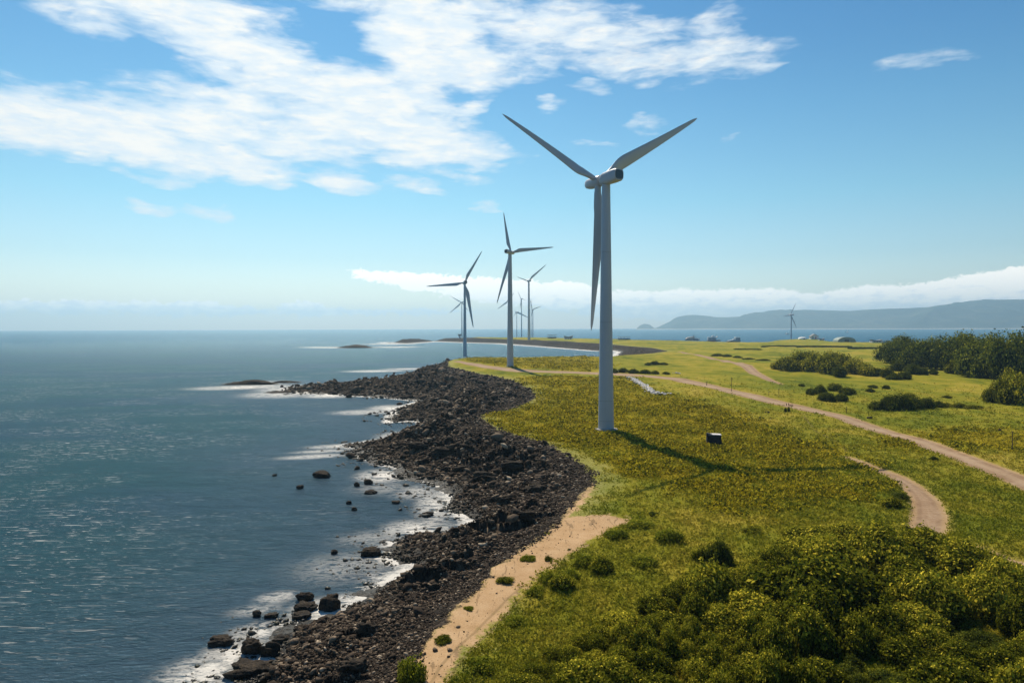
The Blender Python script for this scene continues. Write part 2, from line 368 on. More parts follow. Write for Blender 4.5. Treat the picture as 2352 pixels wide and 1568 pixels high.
# ------------------------------------------------------------------ materials of land
def grass_col(t, p, dh_):
    a = t.noise(t.scalev(p, .016, .010, 0), 1, 4, .6); b = t.noise(t.scalev(p, .09, .055, 0), 1, 4, .6, .5); c_ = t.noise(t.scalev(p, .7, .5, 0), 1, 3, .6); d = t.noise(t.scalev(p, 3.2, 2.2, 0), 1, 2, .6)
    base = t.ramp(t.add(t.mul(a, .55), t.mul(b, .45)), [(.36,(.070,.096,.008)),(.44,(.148,.162,.012)),(.51,(.232,.210,.018)),(.59,(.325,.255,.032)),(.70,(.41,.30,.06))])
    base = t.mix(t.ss(c_, .46, .72, 0, .40), base, (.085,.115,.009))
    base = t.mix(t.ss(d, .42, .68, 0, .25), base, (.33,.31,.03))
    hb = t.ramp(t.add(t.mul(b, .4), t.mul(c_, .6)), [(.32,(.080,.092,.006)),(.44,(.22,.195,.010)),(.57,(.38,.285,.012)),(.72,(.52,.38,.02))])
    hb = t.mix(t.ss(d, .46, .64, 0, .75), hb, (.05,.055,.006))
    f = t.ss(t.add(dh_, t.add(t.mul(t.sub(b, .5), 26.0), t.mul(t.sub(c_, .5), 10.0))), -6, 5)
    return t.mix(f, base, hb)
mg, t = mat('ground_material')
p = t.pos(); D = {k: t.attr(k) for k in ('dc', 'dg', 'ds', 'dh', 'dr', 'dt')}
nm = t.noise(t.scalev(p, .35, .35, 0), 1, 4, .6); nf = t.noise(t.scalev(p, 1.6, 1.6, 0), 1, 4, .65); nff = t.noise(t.scalev(p, 5, 5, 1), 1, 3, .6)
v1 = t.voro(t.scalev(p, 1, 1, .6), 1.5, out='Color'); vs = t.node('ShaderNodeSeparateColor'); t.l.new(v1, vs.inputs[0])
v2 = t.voro(t.scalev(p, 1, 1, .6), 1.5)
rockc = t.ramp(vs.outputs[0], [(0.,(.012,.010,.009)),(.5,(.034,.027,.021)),(.85,(.072,.056,.043)),(1.,(.19,.145,.10))])
rockc = t.mix(t.ss(nm, .35, .65, 0, .6), rockc, (.024,.021,.019))
big = t.noise(t.scalev(p, .05, .07, 0), 1, 3, .6)
rockc = t.mix(t.ss(big, .5, .66, 0, .2), rockc, (.075,.06,.046))
wet = t.ss(t.add(D['dc'], t.mul(t.sub(nm, .5), 8)), 0.0, 7.0); rockc = t.mix(t.ss(wet, 0, 1, .75, 0), rockc, (.016,.015,.011))
gc = grass_col(t, p, D['dh'])
sandc = t.ramp(t.add(t.mul(nm, .5), t.mul(nff, .5)), [(.3,(.30,.185,.09)),(.5,(.40,.26,.14)),(.7,(.48,.335,.20))])
sandc = t.mix(t.ss(nf, .58, .70, 0, .5), sandc, (.22,.15,.09))
wrk = t.noise(t.scalev(p, .9, .22, 0, -.62), 1, 5, .65, 1.0)
sandc = t.mix(t.mul(t.ss(wrk, .585, .63), .55), sandc, (.12,.085,.05))
roadc = t.ramp(t.add(t.mul(nf, .5), t.mul(t.noise(t.scalev(p, .12, .12, 0), 1, 3), .5)), [(.33,(.20,.125,.075)),(.5,(.28,.19,.12)),(.68,(.36,.27,.19))])
edge_n = t.add(t.mul(t.sub(nf, .5), 1.5), t.mul(t.sub(nff, .5), 1.0))
roadc = t.mix(t.ss(D['dr'], .2, 1.6, .35, 0), roadc, (.36,.24,.09))
mid_r = t.mul(t.ss(D['dr'], 2.2, 3.0), .25); roadc = t.mix(mid_r, roadc, (.44,.33,.22))
isg = t.ss(t.add(D['dg'], t.add(t.mul(t.sub(nm, .5), 7), edge_n)), -.4, .5)
iss = t.ss(t.add(D['ds'], t.add(t.mul(t.sub(nm, .5), 5.5), t.mul(edge_n, 1.4))), -.5, .5)
isr = t.ss(t.add(D['dr'], t.mul(edge_n, .9)), -.25, .25)
fringe = t.mul(t.ss(t.add(D['dr'], edge_n), -1.6, -.1), .55)
gc = t.mix(fringe, gc, (.30,.23,.06))
shore_straw = t.mul(t.ss(t.add(D['dg'], t.mul(t.sub(nm, .5), 14)), 9.0, 0.0), .75); gc = t.mix(shore_straw, gc, t.ramp(nf, [(.35,(.15,.165,.03)),(.6,(.36,.33,.12))]))
c = t.mix(isg, rockc, gc); c = t.mix(iss, c, sandc); c = t.mix(isr, c, roadc)
rut = t.mul(t.m('MULTIPLY', t.ss(t.m('ABSOLUTE', t.sub(D['dr'], 1.35)), .55, .2), t.ss(nm, .35, .6)), isr); c = t.mix(t.mul(rut, .45), c, (.17,.105,.065))
ist = t.ss(t.add(D['dt'], t.mul(t.sub(nff, .5), .25)), -.12, .08); c = t.mix(t.mul(ist, .5), c, (.17,.12,.06))
rk = t.mul(t.sub(1, isg), 1.0)
h1 = t.add(t.mul(t.sub(1, v2), .5), t.mul(nf, .5))
nrm = t.bump(h1, .9, t.mul(rk, .9)); 
nrm = t.bump(t.add(nff, nf), .5, t.mul(isg, t.sub(.75, t.mul(t.m('MAXIMUM', iss, isr), .6))), nrm)
b_ = t.bsdf(c, t.lin(wet, 0, 1, .5, .95), t.lin(wet, 0, 1, .2, .03), nrm); t.out(b_.outputs[0])
ground_o = link('ground', mesh_np('ground', gv, remap[q][:, ::-1], [mg], True, gattr)); tag(ground_o, kind='structure')

# ------------------------------------------------------------------ sea
lrs = ladder([(6, 55, 30), (55, 900, 560), (900, 3500, 120), (3500, 23000, 50)])
ths = np.concatenate([np.linspace(-180, -43, 60, endpoint=False), np.linspace(-43, 20, 560, endpoint=False), np.linspace(20, 180, 91)])
SR, ST = np.meshgrid(np.exp(lrs), np.radians(ths), indexing='ij'); SXx = SR*np.sin(ST); SYy = SR*np.cos(ST)
sdc = sdf(COAST, SXx[::2, ::2].ravel(), SYy[::2, ::2].ravel()).reshape(SXx[::2, ::2].shape)
ii = np.arange(0, SR.shape[0], 2); jj = np.arange(0, SR.shape[1], 2)
sdc = np.stack([np.interp(np.arange(SR.shape[0]), ii, sdc[:, k]) for k in range(len(jj))], 1)
sdc = np.stack([np.interp(np.arange(SR.shape[1]), jj, sdc[k]) for k in range(SR.shape[0])], 0)
FOAM = [(840,946,80,6,.62),(900,938,50,8,.9),(790,1024,80,5,.75),(740,1036,70,4,.6),(720,1048,80,5,.7),(880,1092,55,14,1.0),(930,1000,60,9,.8),(690,893,85,9,1.0),(650,905,90,8,.7),(760,908,60,5,1.0),(560,889,110,4.5,.9),(600,880,90,8,.4),
  (1000,1160,45,40,.75),(960,1215,80,22,.85),(985,1245,60,20,.9),(900,1260,60,20,.5),(800,1300,150,45,.33),(870,1235,120,25,.33),(880,1325,60,14,.7),(800,1385,70,22,.9),(740,1400,70,26,1.0),(690,1440,80,24,1.0),(640,1370,50,14,.6),(600,1450,70,22,.8),(540,1500,70,28,1.0),(470,1545,90,40,1.0),(430,1600,90,50,.9),(590,1400,70,16,.4),
  (860,852,70,2.6,.8),(940,847,60,2.2,.7),(780,798,75,1.5,.9),(730,797,50,1.2,.6),(905,797,60,1.5,.8),(890,790,60,1.5,.7),(960,1130,70,18,.45),(880,1120,90,20,.3)]
fo = np.zeros_like(SR)
for (px, py, rx, ry, k) in FOAM:
    c0 = P(px, py); sc0 = ppm(*c0); up = P(px, py-ry); dn = P(px, py+ry)
    ra = rx/sc0; rb = np.hypot(*(up-dn))/2; ax = (up-dn)/np.hypot(*(up-dn))
    u = ((SXx-c0[0])*ax[1]-(SYy-c0[1])*ax[0])/ra; v = ((SXx-c0[0])*ax[0]+(SYy-c0[1])*ax[1])/rb
    fo = np.maximum(fo, k*np.exp(-(u*u+v*v)*1.1))
sv = np.stack([SXx, SYy, np.zeros_like(SR)], -1).reshape(-1, 3); si = np.arange(SR.size).reshape(SR.shape)
sq = np.stack([si[:-1, :-1], si[1:, :-1], si[1:, 1:], si[:-1, 1:]], -1).reshape(-1, 4)
sq = sq[(sdc.ravel()[sq] < 60).any(1)]
ms, t = mat('sea_material'); p = t.pos()
sdn = t.attr('dc'); fa = t.attr('foam')
wv1 = t.noise(t.scalev(p, .030, .075, 0, -.10), 1, 3, .55, .3); wv2 = t.noise(t.scalev(p, .16, .42, 0, .18), 1, 4, .6, .6); wv3 = t.noise(t.scalev(p, .85, 2.2, 0, -.12), 1, 5, .68, .6)
slick = t.noise(t.scalev(p, .006, .010, 0, .3), 1, 4, .6, .8)
near = t.ss(t.add(sdn, t.mul(t.sub(slick, .5), 70)), -75, -5)
wc = t.mix(near, t.mix(t.ss(slick, .4, .6), (.004,.055,.067), (.006,.046,.080)), (.045,.080,.115))
wc = t.mix(t.ss(wv2, .45, .68, 0, .4), wc, (.003,.030,.040))
# foam along the rocks, in tongues, and short offshore crests painted in for sun glints
fn = t.noise(t.scalev(p, .25, .55, 0, .15), 1, 6, .66, .9); ff = t.noise(t.scalev(p, 1.3, 2.8, 0, .1), 1, 6, .72, 1.2)
rp = t.node('ShaderNodeVectorMath', operation='LENGTH'); t.l.new(p, rp.inputs[0]); rng_ = rp.outputs['Value']
wdt = t.m('ADD', t.lin(rng_, 150, 500, 3.0, 5.0), t.lin(rng_, 600, 1700, 0, 34))
band = t.ss(t.m('DIVIDE', sdn, wdt), -1.6, .2)
lace = t.sub(1.0, t.mul(t.m('ABSOLUTE', t.sub(fn, .5)), 7.0))
fm = t.add(t.mul(t.m('MAXIMUM', band, fa), 1.15), t.add(t.mul(t.sub(fn, .5), 2.4), t.mul(t.sub(ff, .5), 1.9)))
veil = t.mul(t.ss(fa, .04, .5), t.add(.04, t.mul(t.ss(t.add(lace, t.mul(t.sub(ff, .5), 2.0)), .1, 1.1), .6)))
foam = t.m('MAXIMUM', t.ss(fm, .50, 1.15), veil)
glint = t.noise(t.scalev(p, .22, 2.0, 0, .14), 1, 4, .55, .7)
cr2 = t.noise(t.scalev(p, .02, .03, 0), 1, 3, .6)
glint2 = t.noise(t.scalev(p, .75, 3.8, 0, .16, (40, 9, 0)), 1, 3, .55, .6)
caps = t.mul(t.mul(t.m('MAXIMUM', t.mul(t.ss(glint2, .63, .68), .8), t.ss(glint, .615, .66)), t.ss(cr2, .40, .60)), t.mul(t.ss(rng_, 1100, 120), t.sub(1, near)))  # streaks in foam colour stand for sun glints on the waves
bh = t.add(t.mul(wv1, 3.2), t.add(t.mul(wv2, 1.5), t.mul(wv3, 1.15)))
bs = t.lin(rng_, 100, 2500, 1.0, .55)
nrm = t.bump(bh, 1.0, bs)
fr_ = t.node('ShaderNodeFresnel'); fr_.inputs['IOR'].default_value = 1.33; t.l.new(nrm, fr_.inputs['Normal'])
dfs = t.node('ShaderNodeBsdfDiffuse'); t.put(dfs.inputs[0], wc); t.l.new(nrm, dfs.inputs['Normal']); gls = t.node('ShaderNodeBsdfGlossy'); gls.inputs['Roughness'].default_value = .20; gls.inputs['Color'].default_value = (.66,.86,1.0,1); t.l.new(nrm, gls.inputs['Normal'])
wb = t.node('ShaderNodeMixShader'); t.put(wb.inputs[0], t.m('MINIMUM', t.mul(fr_.outputs[0], .72), .36)); t.l.new(dfs.outputs[0], wb.inputs[1]); t.l.new(gls.outputs[0], wb.inputs[2])
fbm_n = t.bump(t.add(fn, ff), .5, .7)
fb = t.bsdf((.68,.65,.60), .8, .2, fbm_n)
mx = t.node('ShaderNodeMixShader'); t.put(mx.inputs[0], t.m('MAXIMUM', foam, t.mul(caps, .7))); t.l.new(wb.outputs[0], mx.inputs[1]); t.l.new(fb.outputs[0], mx.inputs[2]); t.out(mx.outputs[0])
sea = link('sea', mesh_np('sea', sv, sq[:, ::-1], [ms], True, dict(dc=('POINT', sdc.ravel()), foam=('POINT', fo.ravel())))); tag(sea, kind='structure')

# ------------------------------------------------------------------ far hills
SIL = [(1505,753.5),(1520,747),(1540,738),(1560,727),(1580,723),(1600,723),(1640,729),(1700,727),(1740,719),(1765,714),(1850,712),(1950,714),(2030,709),(2130,706),(2200,695),(2260,688),(2352,688),(2450,681),(2700,668),(3000,690)]
HD = 13000.0
na, nd = 520, 90
apx = np.linspace(1500, 3000, na); ta = np.array([math.radians(azel(a, 750)[0]) for a in apx])
top = np.array([CAMH + HD*1.12*math.tan(math.radians(azel(a, float(np.interp(a, [s[0] for s in SIL], [s[1] for s in SIL])))[1])) for a in apx])
top = np.maximum(top, 0)
V = []
for j in range(nd):
    s = j/(nd-1); rr = HD*(1+.34*s)
    prof = np.interp(s, [0,.03,.18,.36,.55,1], [-.01,.05,.52,1.0,.75,-.05])
    x = rr*np.sin(ta); y = rr*np.cos(ta)
    g = ridged(x/1100+y/3600, y/2200-x/4000, 5, 9)*.42*math.sin(math.pi*min(1, s/.36))*(s < .36) 
    hz = top*(prof+g) + ridged(x/600, y/600, 5, 4)*34*np.clip(top/200, 0, 1)*(prof > .03)*(.3 if .3 < s < .42 else 1)
    V.append(np.stack([x, y, hz], -1))
V = np.concatenate(V); hi = np.arange(na*nd).reshape(nd, na)
hq = np.stack([hi[:-1, :-1], hi[:-1, 1:], hi[1:, 1:], hi[1:, :-1]], -1).reshape(-1, 4)
mh, t = mat('hill_material'); p = t.pos()
hn = t.noise(t.scalev(p, .0022, .0022, .004), 1, 5, .6); hn2 = t.noise(t.scalev(p, .009, .009, .009), 1, 4, .6)
zz = t.node('ShaderNodeSeparateXYZ'); t.l.new(p, zz.inputs[0])
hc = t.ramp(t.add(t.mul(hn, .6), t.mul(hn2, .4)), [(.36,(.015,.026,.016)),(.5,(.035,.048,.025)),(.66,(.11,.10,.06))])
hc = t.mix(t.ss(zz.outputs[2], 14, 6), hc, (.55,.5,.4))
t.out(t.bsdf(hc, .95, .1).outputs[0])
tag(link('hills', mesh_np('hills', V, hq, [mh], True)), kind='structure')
def islet(name, pts, dist, depth):
    apx = np.linspace(pts[0][0], pts[-1][0], 60); V = []
    for j in range(14):
        s = j/13
        for a in apx:
            z = CAMH+dist*math.tan(math.radians(azel(a, float(np.interp(a, [q_[0] for q_ in pts], [q_[1] for q_ in pts])))[1]))
            th_ = math.radians(azel(a, 750)[0]); rr = dist+depth*(s-.5)
            V.append((rr*math.sin(th_), rr*math.cos(th_), max(z, 0)*math.sin(math.pi*s)-.5))
    V = np.array(V); k = np.arange(60*14).reshape(14, 60)
    qq = np.stack([k[:-1, :-1], k[:-1, 1:], k[1:, 1:], k[1:, :-1]], -1).reshape(-1, 4)
    return link(name, mesh_np(name, V, qq, [mh], True))
tag(islet('island', [(1462,754),(1470,747),(1480,743),(1492,745),(1503,753)], 13900, 1200), 'small pale humped island left of the far hills', 'island')

# ------------------------------------------------------------------ plant material
def leafmat(name, lo, mid, hi_, trans=.35, rand=.12):
    m_, t = mat(name); tn = t.attr('tint')
    oi = t.node('ShaderNodeObjectInfo').outputs['Random']
    c = t.ramp(t.add(tn, t.mul(t.sub(oi, .5), rand*2)), [(.05, lo), (.5, mid), (.95, hi_)])
    d = t.node('ShaderNodeBsdfDiffuse'); t.put(d.inputs[0], c)
    tr = t.node('ShaderNodeBsdfTranslucent'); t.put(tr.inputs[0], t.mix(.35, c, (.30,.32,.02), 'MIX'))
    mx = t.node('ShaderNodeMixShader'); mx.inputs[0].default_value = trans; t.l.new(d.outputs[0], mx.inputs[1]); t.l.new(tr.outputs[0], mx.inputs[2]); t.out(mx.outputs[0]); return m_
M_SHRUB = leafmat('shrub_leaves', (.012,.020,.004), (.15,.16,.013), (.90,.72,.07), .34, .18)
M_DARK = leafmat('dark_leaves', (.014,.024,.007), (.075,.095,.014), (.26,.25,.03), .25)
M_TREE = leafmat('tree_leaves', (.010,.020,.006), (.085,.11,.016), (.42,.40,.045), .18)
M_FRESH = leafmat('fresh_leaves', (.06,.085,.008), (.20,.215,.02), (.45,.38,.04), .45)
mb_, t = mat('bark_material'); bn = t.noise(t.scalev(t.pos(), 3, 3, .6), 1, 4); t.out(t.bsdf(t.ramp(bn, [(.3,(.05,.038,.028)),(.7,(.13,.10,.075))]), .9, .2, t.bump(bn, .1)).outputs[0]); M_BARK = mb_

def crown_mesh(name, n, seed, m_, leaf=.055, lobes=14, flat=.72, upright=.0):
    """unit crown (radius about 1, base at z=0): leaf faces over and inside a heap of lobes"""
    g = np.random.default_rng(seed); L = []
    for i in range(lobes):
        a = g.uniform(0, 2*math.pi); rr = math.sqrt(g.uniform(0, 1))*.80; hz = flat*(1-rr**2)*g.uniform(.55, 1.02)
        L.append((rr*math.cos(a), rr*math.sin(a), hz*(.72 if flat < 1.2 else g.uniform(.25, .78)), g.uniform(.16, .38)))
    L.append((0, 0, flat*.45, .52)); L = np.array(L)
    k = g.choice(len(L), n, p=L[:, 3]**2/np.sum(L[:, 3]**2)); d = g.normal(size=(n, 3)); d[:, 2] = d[:, 2]*.9+.25
    d /= np.linalg.norm(d, axis=1, keepdims=True)
    rad = L[k, 3]*(1+.16*np.sin(d[:, 0]*9+k)*np.sin(d[:, 1]*8)+.14*np.sin(d[:, 2]*11+d[:, 0]*6+k*2))*np.where(g.random(n) < .25, g.uniform(1.0, 1.25, n), g.uniform(.78, 1.08, n))
    c = L[k, :3] + d*rad[:, None]
    dd = np.linalg.norm(c[:, None, :]-L[None, :, :3], axis=2)/L[None, :, 3]; dd[np.arange(n), k] = 9
    ok = (dd.min(1) > .78) & (c[:, 2] > 0.0); c, d, k = c[ok], d[ok], k[ok]; n = len(c)
    nr = d+g.normal(size=(n, 3))*.55; nr /= np.linalg.norm(nr, axis=1, keepdims=True)
    u = np.cross(nr, g.normal(size=(n, 3))); u /= np.linalg.norm(u, axis=1, keepdims=True); v = np.cross(nr, u)
    s = leaf*g.uniform(.6, 1.35, n)[:, None]
    V = np.stack([c-u*s, c-v*s*.55+nr*s*.2, c+u*s, c+v*s*.55+nr*s*.2], 1).reshape(-1, 3)
    tint = .34+.20*g.normal(size=n)+.08*np.sin(k*12.9)+.40*(g.random(n) < .20)*g.random(n)
    Fc = np.arange(4*n).reshape(n, 4)
    # inner twig-dark cores so that light does not fall straight through
    cv, cf = ico(1); 
    VV = [V]; FF = [Fc]; TI = [np.clip(tint, 0, 1)]; base = len(V)
    for (x, y, z, r) in L:
        w_ = cv*r*.72; w_ = w_*(1+.15*g.normal(size=(len(cv), 1)))+(x, y, z); w_[:, 2] = np.maximum(w_[:, 2], 0.01)
        VV.append(w_); f4 = np.concatenate([cf, cf[:, 2:3]], 1)+base; FF.append(f4); base += len(w_); TI.append(np.zeros(len(cf)))
    V = np.concatenate(VV); Fc = np.concatenate(FF)
    # cores are triangles: keep them by a tiny fourth corner
    me = bpy.data.meshes.new(name); tri = Fc[:, 2] == Fc[:, 3]
    faces_q = Fc[~tri]; faces_t = Fc[tri][:, :3]
    me.vertices.add(len(V)); me.vertices.foreach_set('co', V.astype(np.float32).ravel())
    li = np.concatenate([faces_q.ravel(), faces_t.ravel()]); me.loops.add(len(li)); me.loops.foreach_set('vertex_index', li.astype(np.int32))
    ls = np.concatenate([np.arange(len(faces_q))*4, len(faces_q)*4+np.arange(len(faces_t))*3]); me.polygons.add(len(ls)); me.polygons.foreach_set('loop_start', ls.astype(np.int32))
    me.materials.append(m_); me.update(calc_edges=True)
    at = me.attributes.new('tint', 'FLOAT', 'FACE'); at.data.foreach_set('value', np.concatenate(TI).astype(np.float32))
    return me
def ico(sub):
    import bmesh
    bm = bmesh.new(); bmesh.ops.create_icosphere(bm, subdivisions=sub, radius=1.0)
    v = np.array([x.co[:] for x in bm.verts]); f = np.array([[x.index for x in q_.verts] for q_ in bm.faces]); bm.free(); return v, f
def stem_mesh(name, hgt_=.5, n=4, r=.04, seed=0):
    g = random.Random(seed); b = MB()
    for i in range(n):
        a = g.uniform(0, 6.28); b.tube((.05*math.cos(a), .05*math.sin(a), -.08), (.3*math.cos(a), .3*math.sin(a), hgt_*g.uniform(.6, 1)), r, r*.5, 6)
    me = bpy.data.meshes.new(name); me.from_pydata([tuple(v) for v in b.v], [], b.f); me.materials.append(M_BARK); return me
def trunk_mesh(name, seed):
    g = random.Random(seed); b = MB()
    b.loft([[Vector((math.cos(j*.785)*r, math.sin(j*.785)*r, z)) for j in range(8)] for z, r in ((-.1,.085),(.02,.06),(.2,.045),(.45,.035))])
    for i in range(5):
        a = i*1.26+g.uniform(-.3, .3); b.tube((0, 0, g.uniform(.15, .35)), (.45*math.cos(a), .45*math.sin(a), g.uniform(.5, .7)), .028, .012, 6)
    me = bpy.data.meshes.new(name); me.from_pydata([tuple(v) for v in b.v], [], b.f); me.materials.append(M_BARK); return me
CR = {'near': [crown_mesh('foliage', 13000, 100+i, M_SHRUB, .046, 20, .80) for i in range(7)],
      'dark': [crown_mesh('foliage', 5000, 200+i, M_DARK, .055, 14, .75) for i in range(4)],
      'mid':  [crown_mesh('foliage', 5000, 300+i, M_SHRUB, .05, 14, .75) for i in range(4)],
      'tree': [crown_mesh('crown', 7000, 400+i, M_TREE, .042, 22, 1.25) for i in range(5)],
      'fresh': [crown_mesh('foliage', 3500, 500+i, M_FRESH, .07, 12, .6) for i in range(3)]}
STEM = stem_mesh('stem'); TRK = trunk_mesh('trunk', 3)
CROWN_H = {'near': .98, 'dark': .88, 'mid': .88, 'tree': 1.28, 'fresh': .75}
cnt = [0]
def plant(kind, x, y, wdt_, h, name, label, cat, group=None, z=None, sink=.0):
    cnt[0] += 1; k = cnt[0]
    if z is None: z = float(ground(x, y)[0])
    o = empty(name, (x, y, z-sink), (k*2.399) % 6.283); tag(o, label, cat, group)
    tree = kind == 'tree'
    f = link('crown' if tree else 'foliage', CR[kind][k % len(CR[kind])], o)
    hz = h/CROWN_H[kind]; f.scale = (wdt_/2, wdt_/2*(.9+.2*((k*7) % 5)/5), hz)
    s = link('trunk' if tree else 'stem', TRK if tree else STEM, o)
    s.scale = (wdt_/2, wdt_/2, hz) if not tree else (h*.5, h*.5, h*.6)
    if tree: f.location.z = h*.04; f.scale.z *= .96
    return o
def plant_px(kind, px, py, hp, wp, name, label, cat, group=None):
    p = PG(px, py); s = ppm(p[0], p[1])
    return plant(kind, p[0], p[1]+wp/s*(.05 if kind == 'tree' else .3), wp/s, hp/s, name, label, cat, group)

# woodland and shrubs in the middle distance
for (px, py, h, w_, lb) in [(2050,831,50,62,'leftmost tree of the dark green wood by the sea'),(2082,836,58,70,'second tree from the left edge of the dark wood'),(2117,841,62,74,None),(2152,843,64,74,None),(2187,846,76,80,None),(2222,851,84,80,None),
      (2254,863,94,82,'tall dark tree where the front edge of the wood steps forward'),(2295,869,100,88,None),(2338,870,106,92,'tallest dark tree of the wood at the right edge of the view'),(2385,872,106,96,None),(2080,820,50,80,None),(2150,825,55,80,None),(2215,828,66,80,None),(2280,838,74,80,None),(2340,840,78,80,None),(2430,872,100,100,None)]:
    plant_px('tree', px, py+4, h*1.12+4, w_*1.3, 'dark_tree', lb or 'dense dark evergreen tree within the wood on the right', 'tree', 'trees of the dark wood on the right')
for i, (px, py, h, w_) in enumerate([(2203,860,30,48),(2300,868,42,56),(2340,872,50,50)]):
    plant_px('mid', px, py, h, w_, 'leafy_shrub', ['sunlit yellow green bush at the foot of the dark wood','lighter green bush before the tall dark trees','lighter bush at the right edge below the tall trees'][i], 'shrub')
for (px, py, h, w_) in [(2298,924,44,56),(2325,928,58,66),(2356,930,70,80),(2395,925,74,80),(2330,905,52,60)]:
    plant_px('mid', px, py, h, w_, 'round_bush', 'tall olive bush of the mound at the right edge', 'bush', 'bushes of the mound at the right edge')
for (px, py, h, w_) in [(1797,849,20,36),(1815,852,28,46),(1845,851,36,56),(1880,853,38,56),(1908,859,38,52),(1945,853,36,52),(1975,859,30,52),(2000,863,23,46),(2022,863,15,36),(1862,838,26,60),(1920,840,27,60)]:
    plant_px('mid', px, py, h*1.1, w_*1.3, 'round_bush', 'olive bush in the large clump between the far track and the wood', 'bush', 'bushes of the large clump left of the wood')
plant_px('dark', 1934, 866, 22, 42, 'round_bush', 'small dark bush at the front of the large clump', 'bush')
for (px, py, h, w_) in [(2045,868,22,36),(2066,853,24,40),(2101,859,22,40),(2125,861,16,30),(2060,873,14,42)]:
    plant_px('dark', px, py, h, w_, 'round_bush', 'dark bush in the low row below the wood', 'bush', 'bushes in the low row below the wood')
plant_px('dark', 2087, 871, 18, 38, 'round_bush', 'very dark round bush in front of the low row', 'bush'); plant_px('dark', 2149, 861, 12, 22, 'round_bush', 'small dark bush ending the low row on the right', 'bush')
for (px, py, h, w_) in [(1868,906,14,30),(1890,904,19,36),(1920,899,18,42),(1950,906,15,42),(1905,922,18,46),(1936,923,17,40)]:
    plant_px('dark', px, py, h, w_, 'low_bush', 'dark green bush in the scattered patch above the dirt road', 'bush', 'bushes of the scattered patch above the road')
for (px, py, h, w_, lb) in [(1845,888,6,20,'tiny bush alone left of the scattered patch'),(2010,891,6,24,'tiny bush in the meadow right of the scattered patch'),(2038,893,8,18,'small pointed bush in the meadow below the wood'),(2003,901,9,26,'small bush just above the long dark thicket')]:
    plant_px('dark', px, py, h, w_, 'low_bush', lb, 'bush')
for (px, py, h, w_) in [(2018,942,20,44),(2050,943,34,56),(2080,943,35,56),(2110,941,27,50),(2140,939,23,46),(2162,936,15,32)]:
    plant_px('dark', px, py, h, w_, 'dark_bush', 'almost black bush of the long thicket above the dirt road', 'bush', 'bushes of the long black thicket')
for (px, py, h, w_) in [(2180,934,8,38),(2212,937,10,42),(2245,939,8,40),(2092,914,11,32),(2180,915,6,22)]:
    plant_px('mid', px, py, h, w_, 'low_bush', 'low bush trailing off right of the long black thicket', 'bush', 'low bushes beside the long black thicket')
for (px, py, h, w_) in [(1490,839,6,22),(1507,838,8,26),(1526,838,5,22),(1650,818,6,30),(1672,820,6,30),(1695,822,5,25),(1722,826,4,30),(1758,829,4,34)]:
    plant_px('dark', px, py, h, w_, 'low_bush', 'low dark bush in the far meadow beside the upper track', 'bush', 'low bushes in the far meadow')
for (px, py, h, w_) in [(1412,856,9,24),(1434,856,10,26),(1457,857,10,28),(1482,858,9,28),(1506,859,8,24),(1530,860,6,20)]:
    plant_px('dark', px, py, h, w_, 'low_bush', 'dark bush of the hedge just above the dirt road right of the tall tower', 'bush', 'bushes of the hedge above the road')

# shrubs in the near meadow
NEARB = [('dark',1657,1300,54,62,'dark_bush','dark round little tree standing at the edge of the thicket','small tree'),('mid',1618,1292,30,52,'low_bush','olive bush touching the dark little tree on its left','bush'),
 ('fresh',1545,1250,26,70,'low_bush','wide low bush alone in the meadow above the dark little tree','bush'),('fresh',1422,1240,15,60,'low_bush','flat bush beside the tip of the sand patch','bush'),('mid',1388,1320,36,80,'low_bush','largest bush of the cluster in the near meadow','bush'),
 ('fresh',1345,1306,26,52,'low_bush','bush left of the largest bush in the near meadow','bush'),('mid',1292,1362,36,72,'low_bush','round bush beside the sand strip','bush'),('fresh',1262,1342,25,46,'low_bush','bright bush at the edge of the sand above the round bush','bush'),
 ('fresh',1315,1334,22,44,'low_bush','small bush between the round bush and the largest one','bush'),('fresh',1487,1303,20,66,'low_bush','low bush right of the largest bush in the meadow','bush'),('fresh',1232,1370,16,50,'low_bush','low spreading bush left of the round bush','bush'),
 ('fresh',940,1572,46,80,'grass_clump','bright green clump on the sand at the bottom edge','plant clump'),('fresh',1213,1288,9,40,'grass_clump','thin green tuft on the sand next to the stones','plant clump'),('mid',1258,1288,11,20,'grass_clump','small dark tuft on the upper sand','plant clump'),
 ('mid',1160,1343,13,50,'grass_clump','ragged green tuft on the middle of the sand strip','plant clump'),('mid',1015,1477,9,48,'grass_clump','long flat green tuft on the lower sand','plant clump'),('fresh',1076,1402,7,26,'grass_clump','pale tuft on the sand halfway down','plant clump'),
 ('fresh',1180,1440,14,60,'low_bush','faint low bush on the lawn beside the tyre tracks','bush'),('fresh',1100,1545,20,70,'low_bush','low bush at the bottom of the lawn','bush'),('fresh',1470,1215,12,80,'low_bush','flat green clump above the sand tip','bush'),
 ('mid',1735,1225,10,60,'low_bush','low bush on the slope above the thicket','bush'),('dark',1500,1185,7,30,'low_bush','small dark bush below the yellow heath','bush'),('dark',2148,1058,9,20,'low_bush','dark clump under the dirt road on the right','bush'),
 ('dark',2075,1150,14,50,'low_bush','bush beside the bend of the narrow track','bush'),('mid',2060,1170,24,60,'low_bush','bush with bare soil beside the bend of the narrow track','bush')]
for (k, px, py, h, w_, nm_, lb, ct) in NEARB: plant_px(k, px, py, h, w_, nm_, lb, ct)

